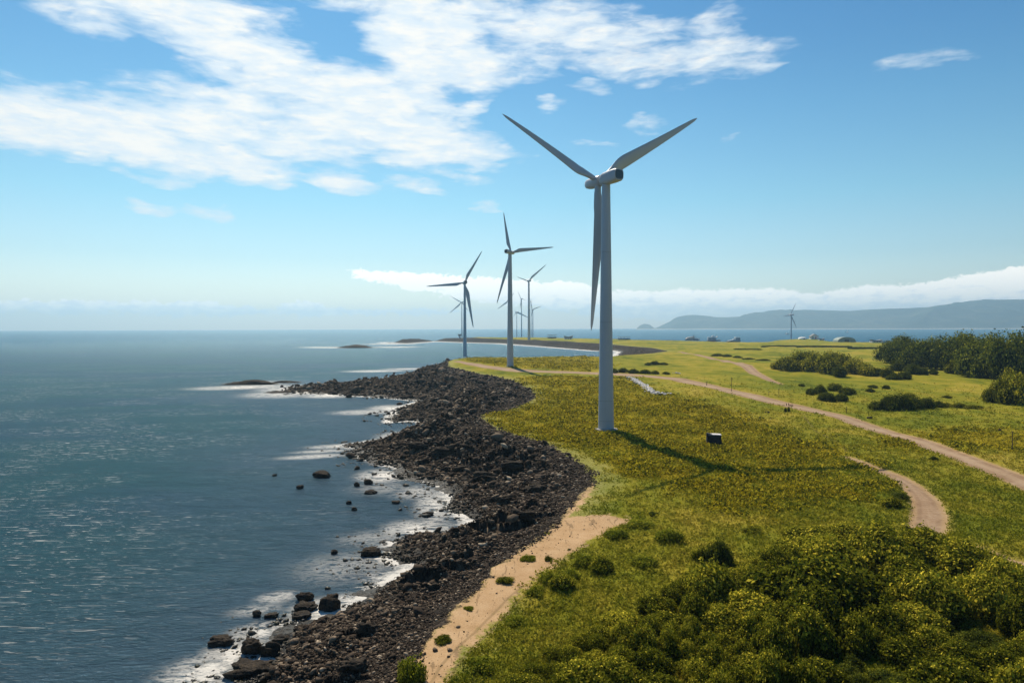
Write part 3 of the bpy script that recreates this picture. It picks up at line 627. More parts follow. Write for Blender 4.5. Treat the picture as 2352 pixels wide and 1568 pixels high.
# the thicket in the foreground
THP = [PE(*q_) for q_ in [(1170,1600),(1240,1515),(1320,1460),(1440,1395),(1530,1355),(1620,1340),(1721,1300),(1809,1262),(1886,1235),(1990,1225),(2108,1236),(2190,1250),(2240,1285),(2290,1310),(2352,1335),(2480,1370),(2620,1600),(2700,1900),(900,1900)]]
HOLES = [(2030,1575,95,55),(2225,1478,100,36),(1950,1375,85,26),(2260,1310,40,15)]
pts = []; xs = [p_[0] for p_ in THP]; ys = [p_[1] for p_ in THP]
g = np.random.default_rng(5)
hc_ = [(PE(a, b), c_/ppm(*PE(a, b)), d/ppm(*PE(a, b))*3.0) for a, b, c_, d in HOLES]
cand = np.stack([g.uniform(min(xs), max(xs), 9000), g.uniform(38, max(ys), 9000)], 1)
ins = sdf(THP, cand[:, 0], cand[:, 1])
for (x, y), s_ in zip(cand, ins):
    if s_ < .5: continue
    if any(((x-c0[0])/a)**2+((y-c0[1])/b)**2 < 1 for c0, a, b in hc_): continue
    near_left = x < 22
    sp = 2.7 if near_left else 4.3
    sp *= .62+1.35*float(np.clip(vnoise(np.array([x/11.]), np.array([y/11.]), 91)[0]+.35, 0, 1))
    if s_ < 3: sp *= .8
    if all((x-a)**2+(y-b)**2 > (.5*(sp+c_))**2 for a, b, c_, _ in pts): pts.append((x, y, sp, s_))
for (x, y, sp, s_) in pts:
    wd = sp*g.uniform(1.35, 1.95); h = (1.0+.42*min(s_, 5.5))*(.75 if x < 22 else 1.0)*g.uniform(.6, 1.45)*(.7+.3*sp/3.6)
    if y > 88: rg = 'at the back of the foreground thicket near the track bend'
    elif x < 22: rg = 'on the low left flank of the foreground thicket'
    elif x > 45: rg = 'on the right side of the foreground thicket'
    else: rg = 'in the middle of the foreground thicket'
    plant('near', x, y, wd, h, 'thicket_shrub', 'dense olive green shrub '+rg, 'shrub', 'shrubs '+rg)
for c0, a, b_ in hc_:  # blackish shrubs added to the gaps in place of deep shade
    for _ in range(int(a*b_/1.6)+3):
        r_ = math.sqrt(g.random())*.85; an = g.uniform(0, 6.28); plant('dark', c0[0]+a*r_*math.cos(an), c0[1]+b_*r_*math.sin(an), g.uniform(2.2, 3.2), g.uniform(.6, 1.2), 'shade_fill_shrub', 'low blackish shrub added as shade in a hollow of the foreground thicket', 'shrub', 'low shrubs added as shade in the hollows of the thicket')
print('thicket shrubs', len(pts))

# ------------------------------------------------------------------ ground cover (stuff)
def scatter(n, rmin, rmax, amin, amax, power=1.0):
    u = rng.random(n); r = np.exp(math.log(rmin)+(math.log(rmax)-math.log(rmin))*u) if power == 1 else (rmin**-power+(rmax**-power-rmin**-power)*u)**(-1/power)
    a = np.radians(rng.uniform(amin, amax, n)); return r*np.sin(a), r*np.cos(a), r
def tufts(name, x, y, z, r, size, nb, m_, dhv, spread=.5, up=.9, label=None, cat=None):
    n = len(x); k = n*nb
    cx = np.repeat(x, nb)+rng.normal(0, 1, k)*np.repeat(size, nb)*spread; cy = np.repeat(y, nb)+rng.normal(0, 1, k)*np.repeat(size, nb)*spread
    cz = np.repeat(z, nb)+np.abs(rng.normal(0, 1, k))*np.repeat(size, nb)*.28
    s = np.repeat(size, nb)*rng.uniform(.25, .6, k); a = rng.uniform(0, 6.283, k); lean = rng.normal(0, .5, (k, 2))
    ux, uy = np.cos(a)*s*.6, np.sin(a)*s*.6
    V = np.stack([np.stack([cx-ux, cy-uy, cz], -1), np.stack([cx+ux, cy+uy, cz+s*.1], -1), np.stack([cx+lean[:, 0]*s, cy+lean[:, 1]*s, cz+s*up], -1)], 1).reshape(-1, 3)
    me = mesh_np(name, V, np.arange(3*k).reshape(k, 3), [m_], False, dict(tint=('FACE', rng.random(k)), dh=('FACE', np.repeat(dhv, nb))))
    o = link(name, me); tag(o, label, cat, kind='stuff'); return o
def covermat(name, heath):
    m_, t = mat(name); p = t.pos(); tn = t.attr('tint'); dh_ = t.attr('dh')
    c = grass_col(t, p, dh_)
    if heath: c = t.mix(t.ss(tn, .60, .75), t.mix(t.ss(tn, .30, .2), c, (.05,.065,.008)), (.50,.41,.03))
    else: c = t.mix(t.ss(tn, .7, .9, 0, .6), t.mix(t.ss(tn, .3, .1, 0, .5), c, (.09,.12,.01)), (.34,.32,.035))
    d = t.node('ShaderNodeBsdfDiffuse'); t.put(d.inputs[0], c); tr = t.node('ShaderNodeBsdfTranslucent'); t.put(tr.inputs[0], c)
    mx = t.node('ShaderNodeMixShader'); mx.inputs[0].default_value = .35; t.l.new(d.outputs[0], mx.inputs[1]); t.l.new(tr.outputs[0], mx.inputs[2]); t.out(mx.outputs[0]); return m_
x, y, r = scatter(330000, 50, 650, -8, 40, .6)
dc_, dg_, ds_, dr_ = fields(x, y); hh = np.maximum(np.maximum(sdf(HEATH, x, y), sdf(HEATH2, x, y)), sdf(HEATH3, x, y))
zz_ = hgt(x, y, dc_, dg_, dr_, ds_); wob = fbm(x/14, y/14, 3, 77)*12; pat = fbm(x/7, y/5, 3, 71)
ok = (dg_ > .3) & (ds_ < -.2+(rng.random(len(x)) < .5)*fbm(x/3, y/3, 3, 87)*3.4) & (dr_ < -.45+rng.random(len(x))*.7)
he = ok & (rng.random(len(x)) < .72+pat*.9) & (hh+wob+rng.normal(0, 4.5, len(x)) > 0) ; gr = ok & ~he & (rng.random(len(x)) < np.clip((420-r)/260, 0, 1)) & (rng.random(len(x)) < np.clip(.08+dg_/20+pat*.5, 0.03, .42)*np.where(x < 40, .6, 1))
tufts('heath', x[he], y[he], zz_[he], r[he], np.clip(.42+r[he]/700, .4, 1.0)*rng.uniform(.6, 1.3, he.sum())*(1+pat[he]*1.0), 7, covermat('heath_material', True), np.maximum(hh[he], 6))
tufts('grass', x[gr], y[gr], zz_[gr], r[gr], np.clip(.26+r[gr]/700, .26, .7)*rng.uniform(.6, 1.5, gr.sum()), 5, covermat('grass_material', False), np.minimum(hh[gr], -6), .6, 1.0)
print('heath', he.sum(), 'grass', gr.sum())

# shore stones (stuff)
def stones(name, x, y, z, s, m_, squash=.65):
    n = len(x); var = [ico(1)[0]*(1+.0) for _ in range(10)]; f = ico(1)[1]
    var = [v*(1+rng.normal(0, .17, (len(v), 1)))*np.array([1, rng.uniform(.65, 1), squash]) for v in var]; k = rng.integers(0, 10, n); a = rng.uniform(0, 6.283, n)
    tv = np.stack(var)[k]; ca, sa = np.cos(a)[:, None], np.sin(a)[:, None]; tl = rng.normal(0, .35, (n, 1))
    vx = tv[..., 0]*ca-tv[..., 1]*sa; vy = tv[..., 0]*sa+tv[..., 1]*ca; vz = tv[..., 2]+tl*vx
    V = np.stack([vx*s[:, None]+x[:, None], vy*s[:, None]+y[:, None], vz*s[:, None]+z[:, None]], -1).reshape(-1, 3)
    Fc = (f[None]+(np.arange(n)*tv.shape[1])[:, None, None]).reshape(-1, 3)
    me = mesh_np(name, V, Fc, [m_], False, dict(tint=('FACE', np.repeat(rng.random(n), len(f)))))
    return link(name, me)
mr, t = mat('stone_material'); p = t.pos(); tn = t.attr('tint'); nn = t.noise(t.scalev(p, 1.5, 1.5, 1.5), 1, 4, .6); zz = t.node('ShaderNodeSeparateXYZ'); t.l.new(p, zz.inputs[0])
rc = t.ramp(tn, [(0.,(.020,.014,.010)),(.40,(.050,.036,.026)),(.75,(.115,.085,.060)),(.92,(.24,.18,.125)),(1.,(.45,.36,.26))])
rc = t.mix(t.ss(nn, .4, .65, 0, .45), rc, (.03,.026,.022)); wt = t.ss(t.add(zz.outputs[2], t.mul(t.sub(nn, .5), .8)), .15, .9)
rc = t.mix(t.sub(1, wt), rc, t.mix(t.ss(nn, .45, .6), (.014,.013,.010), (.035,.032,.012)))
t.out(t.bsdf(rc, t.lin(wt, 0, 1, .4, .95), t.lin(wt, 0, 1, .3, .06), t.bump(nn, .25, .8)).outputs[0]); M_STONE = mr
x, y, r = scatter(260000, 55, 620, -26, 8, .8)
dc_ = sdf(COAST, x, y); pre = (dc_ > -11); x, y, r = x[pre], y[pre], r[pre]
dc_, dg_, ds_, dr_ = fields(x, y); zz_ = hgt(x, y, dc_, dg_, dr_, ds_)
pr = np.where(dc_ > 1, 1.0, .62*np.exp(np.minimum(dc_, 0)/4.5)*np.clip(fbm(x/4, y/4, 3, 53)*4+.6, 0, 1.6)); cl = fbm(x/7, y/7, 2, 51)
ok = (((dg_ < .5+cl*3) & (ds_ < .1+cl*2.2+rng.exponential(.35, len(x)))) | ((ds_ > 0) & (rng.random(len(x)) < .022))) & (rng.random(len(x)) < pr*(.7+cl)) & (zz_ > -1.1)
x, y, r, zz_, dc_, dg_ = x[ok], y[ok], r[ok], np.maximum(zz_[ok], -.16), dc_[ok], dg_[ok]
if len(x) > 90000: x, y, r, zz_, dc_, dg_ = [v[:90000] for v in (x, y, r, zz_, dc_, dg_)]
s = np.clip(r/640, .12, .6)*np.exp(rng.normal(0, .55, len(x)))*.95*np.clip(.5+(-dg_)/20, .5, .95)
o = stones('shore_stones', x, y, zz_+s*.25, s, M_STONE); tag(o, kind='stuff'); print('stones', len(x))

# ------------------------------------------------------------------ boulders
M_BOULD, t = mat('boulder_material'); p = t.pos(); nn = t.noise(p, .9, 5, .62); n3 = t.noise(p, 3.5, 4, .6); zz = t.node('ShaderNodeSeparateXYZ'); t.l.new(p, zz.inputs[0])
rc = t.ramp(t.add(t.mul(nn, .55), t.mul(n3, .45)), [(.34,(.017,.015,.013)),(.5,(.045,.036,.028)),(.62,(.085,.065,.045)),(.75,(.17,.13,.09))])
wt = t.ss(t.add(zz.outputs[2], t.mul(t.sub(nn, .5), .7)), .1, .7); rc = t.mix(t.sub(1, wt), rc, (.013,.012,.010))
t.out(t.bsdf(rc, t.lin(wt, 0, 1, .4, .95), t.lin(wt, 0, 1, .3, .08), t.bump(t.add(nn, n3), .5, .9)).outputs[0])
def boulder(px, py, wp, hp, label, name='boulder', group=None, seed=None, depth=1.0, water=True, m_=None, rough=.28, cat=None, flat=False):
    sd_ = seed if seed is not None else int(px*7+py)
    if water: q2 = P(px, py, 0); z = 0.0
    else: q3 = PG(px, py); q2 = q3[:2]; z = q3[2]
    sc_ = ppm(*q2); w_ = wp/sc_/2; h_ = hp/sc_; d_ = w_*depth
    v, f = ico(4 if wp > 25 else 3); u = v.copy()
    n1_ = fbm(u[:, 0]*1.6+sd_, u[:, 1]*1.6+u[:, 2]*1.3, 3, sd_ % 97); n2_ = ridged(u[:, 0]*2.2+u[:, 2], u[:, 1]*2.2-u[:, 2]+sd_, 3, sd_ % 89)
    cell = np.sign(u)*np.abs(u)**(.72 if not flat else 1.0)
    v = cell*(1+n1_[:, None]*rough*2+n2_[:, None]*rough*.35); v = v/np.abs(v).max(0)
    V = np.stack([v[:, 0]*w_, v[:, 1]*d_, v[:, 2]*h_*.62+h_*.34], -1)
    if flat: V[:, 2] = (np.abs(v[:, 2])*(.75+.5*fbm(u[:, 0]*4+sd_, u[:, 1]*4, 4, 5))*np.clip(1-(v[:, 0]*flat)**2, .0, 1)*1.15-.12)*h_; V[v[:, 2] < 0, 2] = -.4
    o = link(name, mesh_np(name, V, f, [m_ or M_BOULD], False)); o.location = (float(q2[0]), float(q2[1]+d_*.5), z); tag(o, label, cat or 'boulder', group); return o
BO = [(688,1122,17,9,'round dark boulder alone in open water farthest from the middle shore'),(736,1096,46,14,'broad broken rock standing off the middle shore'),(845,1112,22,12,'square dark boulder in calm water, right one of a pair'),
 (819,1117,15,11,'rounded boulder in calm water, left one of a pair'),(850,1134,32,8,'flat wet rock just below the pair of boulders'),(801,1157,14,8,'small rock in thin foam left of the stony point'),(813,1172,14,8,'small pale topped rock below the one in thin foam'),
 (983,1184,30,9,'low flat rock in white foam near the middle beach'),(767,1272,17,11,'small black boulder alone in the foam left of the brown slab'),(851,1276,46,18,'brown flat topped boulder in the pale foam'),(630,1093,11,5,'tiny rock farthest out off the middle shore'),
 (697,1381,42,22,'upper block of the rock stack in the surf'),(700,1402,56,16,'lower shelf of the rock stack in the surf'),(755,1401,50,34,'large black humped boulder in the surf'),(588,1416,22,13,'small round rock left of the stack in the surf'),
 (621,1418,32,10,'flat little rock between the surf stack and the round rock'),(690,1421,44,13,'long low rock under the surf stack'),(573,1502,50,36,'big square boulder with brown top near the bottom'),(504,1482,56,18,'slanting flat rock nearest the open water at the bottom'),
 (645,1474,40,14,'long brown rock at the edge of the lower beach'),(692,1462,42,24,'dark knobbly rock at the tip of the lower beach'),(618,1508,46,34,'jagged boulder right of the big square one'),(570,1552,110,24,'long dark reef at the bottom edge of the water'),
 (1000,1350,20,12,'small bluish slab among the stones of the lower beach'),(735,1470,30,16,'blocky stone behind the knobbly rock'),(908,1156,22,7,'flat rock in the shallows left of the beach corner'),(940,1240,30,9,'low black rock in white water below the beach corner')]
for (px, py, w_, h_, lb) in BO: boulder(px, py, w_, h_, lb, depth=.8, water=not (px == 1000))
for (px, py, w_, h_, lb) in [(840,1460,52,30,'large dark ledge in the middle of the lower beach'),(812,1540,66,26,'dark pointed ledge near the bottom of the beach'),(1022,1052,72,30,'large black outcrop in the middle of the rocky point'),(1230,1128,60,24,'black ledge close to the grass corner'),
   (1160,1158,46,20,'flat topped block low on the middle beach'),(1205,1196,56,24,'dark ledge above the lower stones'),(1115,1105,60,22,'rough ledge halfway across the beach'),(1060,1085,44,16,'small ledge left of the rough one'),(1180,1085,60,20,'ledge on the upper part of the beach'),(960,1030,50,15,'low outcrop near the tip of the rocky point')]:
    boulder(px, py, w_, h_, lb, 'rock_outcrop', depth=.8, water=False, cat='rock', rough=.4)
boulder(570, 883, 150, 11, 'long low dark reef off the upper shore', 'reef', depth=.35, rough=.22, cat='reef', flat=.7); boulder(655, 879, 80, 7, 'thin right end of the reef off the upper shore', 'reef', depth=.3, rough=.22, cat='reef', flat=.8)
boulder(815, 799, 104, 9, 'small dark island before the far headland', 'rock_island', depth=.5, rough=.15, cat='island', flat=.95)
boulder(640, 902, 90, 6, 'low rock shelf at the tip of the upper shore', 'rock_shelf', depth=.4, rough=.2, cat='rock', flat=.8)

# ------------------------------------------------------------------ turbines
M_PAINT, t = mat('turbine_paint'); p = t.node('ShaderNodeTexCoord').outputs['Object']
pn = t.noise(t.scalev(p, .5, .5, .06), 1, 5, .6); pn2 = t.noise(t.scalev(p, .15, .15, .15), 1, 3)
t.out(t.bsdf(t.mix(t.ss(pn, .45, .75, 0, .35), t.mix(t.ss(pn2, .4, .6, 0, .3), (.42,.45,.50), (.39,.42,.47)), (.32,.33,.35)), .42, .35).outputs[0])
M_GLASS, t = mat('dark_panel'); t.out(t.bsdf((.025,.04,.055), .18, .6).outputs[0])
M_SEAM, t = mat('seam_metal'); t.out(t.bsdf((.30,.31,.33), .5, .4).outputs[0])
M_CONC, t = mat('concrete'); cn = t.noise(t.pos(), 1.5, 4); t.out(t.bsdf(t.ramp(cn, [(.3,(.22,.21,.19)),(.7,(.36,.34,.31))]), .9, .2).outputs[0])
def sring(cx_, y, cz, rx, rz, ex=2.0, n=24):
    out = []
    for j in range(n):
        a = 2*math.pi*j/n; c_, s_ = math.cos(a), math.sin(a)
        out.append(Vector((cx_+rx*math.copysign(abs(c_)**(2/ex), c_), y, cz+rz*math.copysign(abs(s_)**(2/ex), s_))))
    return out
def blade_obj(Rr, ang, parent, hubc, full=True):
    n = 16 if full else 8; ns = 34 if full else 12; rings = []; k = Rr/46.0
    for i in range(ns+1):
        s = i/ns; s = s**1.15; z = 1.0*k+s*(Rr-1.0*k)
        chord = np.interp(s, [0,.04,.10,.17,.24,.4,.6,.8,.93,.985,1], [2.0,2.0,2.7,3.7,3.85,3.2,2.4,1.65,1.1,.7,.15])*k
        thick = np.interp(s, [0,.05,.12,.25,.5,.8,1], [2.0,1.95,1.5,.95,.5,.25,.06])*k
        air = float(np.interp(s, [.03,.2], [0, 1])); tw = R_(float(np.interp(s, [0,.25,1], [16,12,-1])))
        ctr = float(np.interp(s, [0,.06,.2,1], [0,0,.32,.12]))*chord*.8; pre = 1.6*k*s*s
        ring = []
        for j in range(n):
            a = 2*math.pi*j/n; x0 = math.cos(a); y0 = math.sin(a)
            xa = x0*.5*chord; ya = y0*.5*thick*(1-air+air*(.45+.55*(1-x0)/2*1.3))
            ring.append(Vector(((xa-ctr)*math.cos(tw)-ya*math.sin(tw), (xa-ctr)*math.sin(tw)+ya*math.cos(tw)+pre, z)))
        rings.append(ring)
    o = MB().loft(rings).build('blade', M_PAINT, parent, True); o.location = hubc; o.rotation_euler = (0, R_(90)-ang, 0); return o
def turbine(base, top_px, label, vecs, yaw, wb=2.45, full=True, Rr=None, over=2.8, group='wind turbines along the coast', nl=1.0):
    x, y, z = base; s = ppm(x, y); yaw = R_(yaw)
    d = ray(*top_px); tt = y/d[1]; hubz = CAMH+d[2]*tt; H = hubz-z
    ax_ = np.array([-math.sin(yaw), math.cos(yaw), 0]); xl = np.array([math.cos(yaw), math.sin(yaw), 0]); eye = np.array([0, 0, CAMH])
    over_k = over; hub_ = np.array([x, y, hubz])+ax_*over_k; hp_ = RN.T @ (hub_-eye); hpx = (CX+F*hp_[0]/-hp_[2], CY-F*hp_[1]/-hp_[2]); angs = []
    for a, b in vecs:
        q_ = ray(hpx[0]+a, hpx[1]+b); P_ = q_*(((hub_-eye) @ ax_)/(q_ @ ax_))+eye-hub_; lx = float(P_ @ xl); angs.append((math.atan2(P_[2], lx), math.hypot(lx, P_[2])))
    Rr = max(a_[1] for a_ in angs); k = Rr/46.0
    o = empty('wind_turbine', (x, y, z), yaw); tag(o, label, 'wind turbine', group)
    rt = wb*.52; zt = H-1.65*k; n = 40 if full else 14; rings = []
    for i in range(25 if full else 3):
        f = i/(24 if full else 2); r = wb+(rt-wb)*f**.9; rings.append([Vector((r*math.cos(6.28319*j/n), r*math.sin(6.28319*j/n), -1.5+(zt+1.5)*f)) for j in range(n)])
    MB().loft(rings).build('tower', M_PAINT, o, True)
    if full:
        for f in (.055, .135, .45, .73):
            r = wb+(rt-wb)*f**.9+.03; zf = -1.5+(zt+1.5)*f
            MB().loft([[Vector((r*math.cos(6.28319*j/n), r*math.sin(6.28319*j/n), zf+dz)) for j in range(n)] for dz in (-.06, .06)]).build('flange', M_SEAM, o)
        MB().loft([[Vector((r*math.cos(6.28319*j/n), r*math.sin(6.28319*j/n), dz)) for j in range(n)] for r, dz in ((wb+1.1, -1), (wb+1.1, .12), (wb+.9, .2))]).build('foundation', M_CONC, o)
    ns = 24 if full else 10
    nac = MB().loft([sring(0, yy*k, H+dz*k, rx*k*.86, rz*k*.86, ex, ns) for yy, rx, rz, ex, dz in ((1.7,1.55,1.55,2.2,0),(1.2,1.8,1.85,2.6,0),(0,1.95,2.0,3.2,.02),(-4*nl,2.0,2.05,3.6,.05),(-6.6*nl,1.95,2.0,3.6,.1),(-7.3*nl,1.75,1.8,3.4,.12))])
    nac.build('nacelle', M_PAINT, o, True)
    if full:
        MB().loft([sring(0, -7.25*nl*k, H+.12*k, 1.34*k, 1.3*k, 3.4, 24), sring(0, (-7.25*nl-.17)*k, H+.12*k, 1.26*k, 1.22*k, 3.2, 24)]).build('rear_window', M_GLASS, o)
        MB().box(-.25, -4.6, H+1.72*k, .25, -4.1, H+2.2*k).build('wind_sensor', M_SEAM, o)
    hubc = (0, over, H)
    MB().loft([sring(0, over+yy*k, H, r*k*.88, r*k*.88, ex, ns) for yy, r, ex in ((-1.3,1.7,2),(-.9,1.85,2),(.8,1.9,2),(2.6,1.85,2.2),(4.2,1.65,2.5),(5.1,1.35,2.6),(5.5,.9,2.4),(5.6,.2,2))]).build('hub', M_PAINT, o, True)
    for a, rl in angs: blade_obj(rl, a, o, hubc, full)
    return o
def tb(px, py): return PG(px, py)
p0 = tb(1392, 985)
turbine(p0, (1396, 411), 'tall white wind turbine nearest the camera rising from yellow heath', [(-215,-158),(236,-148),(-9,342)], 28, 2.45, nl=.84, over=4.2)
p1 = tb(1172, 842)
turbine(p1, (1173, 579), 'second nearest turbine beside the dirt track on the grassy headland', [(-18,-92),(97,-12),(-34,117)], -28, 2.35, over=1.2)
p2 = tb(1068, 826)
turbine(p2, (1067, 649), 'turbine at the left end of the grassy headland with one blade pointing left', [(-87,8),(41,-73),(21,103)], 12, 2.5)
def far_t(px, base_py, hub, vecs, yaw, label, wb=2.6, base=None):
    b = base if base is not None else tb(px, base_py)
    return turbine(b, hub, label, vecs, yaw, wb, False)
far_t(1215, 779.5, (1214,645), [(-27,-10),(42,-38),(0,46)], 20, 'tallest turbine of the row on the far headland, just right of the second turbine', 3.4)
far_t(1061, 776, (1061,694), [(-27,25),(-25,-14),(16,20)], 30, 'small pale turbine on the far headland half behind the left turbine', 2.6)
far_t(1169, 776, (1168,690), [(-25,20),(14,-18),(8,26)], 40, 'small pale turbine on the far headland hidden behind the second turbine', 2.6)
far_t(1198, 776, (1199.5,686), [(-7,-17),(12,3),(-2,24)], 30, 'thin far turbine right of the second turbine with a short blade to the right', 2.4)
far_t(1187, 775.5, (1188,717), [(-8,11),(-4,-6),(32,14)], 30, 'lowest far turbine, its blade reaching right across its neighbour', 1.8)
far_t(1224, 776, (1224,711), [(-4,-20),(21,-8),(-3,20)], 30, 'far turbine right of the tallest one, its blade pointing up right', 2.4)
far_t(1220, 776, (1220,693), [(4,-7),(-2,-9),(1,14)], 40, 'very thin far turbine directly right of the tallest far one', 1.6)
br = P(1825, 777, 9); 
turbine(np.array([br[0], br[1]+20, float(ground(br[0], br[1]+20)[0])]), (1829,723), 'lone turbine on the right before the blue hills', [(15,-28),(16,30),(-15,3)], 35, 2.0, False)

# ------------------------------------------------------------------ small things
def simple(name, rough=.8, col=(.5,.5,.5), n=.12):
    m_, t = mat(name); k_ = t.noise(t.pos(), 2.0, 4); t.out(t.bsdf(t.mix(t.ss(k_, .35, .65, 0, 1), tuple(c_*(1-n) for c_ in col), tuple(min(1, c_*(1+n)) for c_ in col)), rough, .3).outputs[0]); return m_
M_WHITE = simple('white_paint', .6, (.75,.74,.70)); M_HULL = simple('dark_hull', .6, (.07,.09,.12)); M_PINK = simple('weathered_paint', .8, (.62,.50,.42)); M_GREY = simple('grey_paint', .7, (.48,.50,.53))
M_ROOF = simple('roof_sheet', .7, (.16,.17,.18)); M_RED = simple('red_wall', .8, (.45,.12,.09)); M_WOOD = simple('old_wood', .9, (.10,.07,.05)); M_BRN = simple('brown_wood', .9, (.09,.03,.02)); M_DKST = simple('dark_stone', .85, (.012,.014,.018), .35); M_PALE = simple('pale_stone', .9, (.55,.52,.50), .3); M_STEELG = simple('green_steel', .6, (.20,.25,.22)); M_OPEN = simple('dark_opening', .5, (.02,.025,.03))
# dark slab of stone in the heath
c0 = PG(1640, 1019); s = ppm(*c0[:2]); o = empty('stone_block', c0, R_(-14)); tag(o, 'dark squared block with a pale flat top lying in the yellow heath', 'block')
L_ = 35/s; Hh = 22/s
b = MB(); nx, ny, nz = 10, 5, 6
def slab(hw, hd, z0, z1, seed, amp, name, m_, parent):
    import bmesh
    bm = bmesh.new(); bmesh.ops.create_cube(bm, size=1.0); bmesh.ops.subdivide_edges(bm, edges=bm.edges[:], cuts=5, use_grid_fill=True)
    for v in bm.verts:
        x, y, z = v.co; nn_ = vnoise(np.array([x*5+seed+z*3]), np.array([y*5-z*4]), seed)[0]
        f = 1+nn_*amp; tp = 1-.10*(z+.5)
        v.co = (x*2*hw*f*tp, y*2*hd*f*tp, z0+(z+.5)*(z1-z0)+nn_*amp*(z1-z0)*.4+x*(z1-z0)*-.22)
    me = bpy.data.meshes.new(name); bm.to_mesh(me); bm.free(); me.materials.append(m_); return link(name, me, parent)
slab(L_/2, 1.3, -.6, Hh, 3, .16, 'body', M_DKST, o); slab(L_/2*.9, 1.25, Hh-.06, Hh+.12, 5, .08, 'top_slab', M_PALE, o)
# rubble wall above the heath
def wall(pts_px, label, name='stone_wall', width=1.6, h=.9, m_=M_PALE, n=16, wf=None):
    P3 = [PG(a, b_) for a, b_ in pts_px]; c0 = P3[0]; V = []; st = []
    V, Fc, base = [], [], 0; cv, cf = ico(1); g_ = np.random.default_rng(3)
    for a, b_ in zip(P3[:-1], P3[1:]):
        L = np.linalg.norm(b_[:2]-a[:2]); k_ = max(2, int(L/.7))
        for i in range(k_):
            for j in range(4):
                f = (i+g_.random())/k_; q_ = a+(b_-a)*f; r_ = g_.uniform(.35, .75)*width*.4
                c_ = q_+np.array([g_.normal()*width*.35, g_.normal()*width*.35, g_.uniform(0, h*.6)])
                V.append(cv*r_*np.array([1, 1, .7])*(1+.2*g_.normal(size=(len(cv), 1)))+c_-c0); Fc.append(cf+base); base += len(cv)
    o_ = link(name, mesh_np(name, np.concatenate(V), np.concatenate(Fc), [m_])); o_.location = [float(v) for v in c0]; return tag(o_, label, 'wall')
wall([(1446,868),(1462,876),(1480,888),(1497,901),(1512,906),(1538,906.5)], 'pale rubble wall bent between the heath and the meadow', width=2.6, h=1.2)
wall([(1399,853),(1410,854),(1420,854.5)], 'short heap of pale stones at the left end of the hedge', 'stone_heap', 3, 1.6); wall([(1552,857),(1562,858)], 'few pale stones at the right end of the hedge', 'stone_heap', 2, .8)
def post(px, py, hp, label, r=.09, arm=False):
    c_ = PG(px, py); s_ = ppm(*c_[:2]); o_ = empty('wooden_post', c_); tag(o_, label, 'post'); H_ = hp/s_
    MB().tube((0,0,-.3), (0,0,H_), r*1.2, r*.9, 8).build('shaft', M_WOOD, o_)
    MB().box(-r*2.4, -r*1.3, H_-.02, r*2.4, r*1.3, H_+r*1.6).build('cap', M_WOOD, o_)
    if arm: MB().box(-.8, -.07, H_*.86, .8, .07, H_*.86+.12).build('crossarm', M_WOOD, o_)
post(1680,899,32,'tallest thin pole standing in the meadow above the road', .10, True); post(1789,911,18,'thin post in the meadow left of the scattered bushes'); post(1944,950,15,'short dark post beside the dirt road under the long thicket'); post(2325,1034,42,'tall thin post in the rough grass at the right edge', .09)
post(1623,885,7,'short post at the upper edge of the dirt road', .14); post(1766,909,9,'faint short post left of the thin meadow post', .08)
for i, (px, py, hp) in enumerate([(1806.5,931,5),(1811.5,931,5.5)]):
    c_ = PG(px, py); s_ = ppm(*c_[:2]); o_ = empty('wooden_bollard', c_); tag(o_, ['left red brown bollard at the edge of the dirt road','right red brown bollard at the edge of the dirt road'][i], 'bollard'); H_ = hp/s_
    MB().tube((0,0,-.2),(0,0,H_*.85),.16,.14,8).build('shaft', M_BRN, o_); MB().tube((0,0,H_*.85),(0,0,H_),.19,.10,8).build('cap', M_BRN, o_)
c_ = PG(1817, 932); lg = MB().loft([[Vector((xx, math.cos(j*.785)*rr, .18+math.sin(j*.785)*rr)) for j in range(8)] for xx, rr in ((-.75,.12),(-.6,.2),(0,.22),(.6,.19),(.8,.1))]).build('log', M_BRN, None, True); lg.location = [float(v) for v in c_]; lg.rotation_euler = (0,0,-.2); tag(lg, 'red brown log lying by the two bollards on the road edge', 'log')
for i, (px, py, h_, w_) in enumerate([(1805,946,10,7),(1812.5,946,12,9)]): plant_px('dark', px, py, h_, w_, 'young_bush', ['slim dark bush below the bollards, left of two','slim dark bush below the bollards, right of two'][i], 'bush')
boulder(1999, 961, 14, 5, 'small dark rock beside the dirt road', 'boulder', water=False, depth=.8); boulder(2298,1002-13,8,5,'tiny dark rock in the meadow at right','boulder',water=False); boulder(1763,948,12,4,'dark low rock in the grass left of the bollards','boulder',water=False,depth=.7)
# driftwood at the headland tip
c_ = PG(1046, 829); o_ = MB(); 
pl = [(-8,0,3.6),(-5.5,0,2.0),(-3,0,1.4),(0,0,.5),(3,0,.2)]
for a, b_ in zip(pl[:-1], pl[1:]): o_.tube(a, b_, .5, .5, 7)
dw = o_.build('driftwood', M_WOOD); dw.location = [float(v) for v in c_]; tag(dw, 'bare bent tree limb sticking out over the headland edge', 'driftwood')

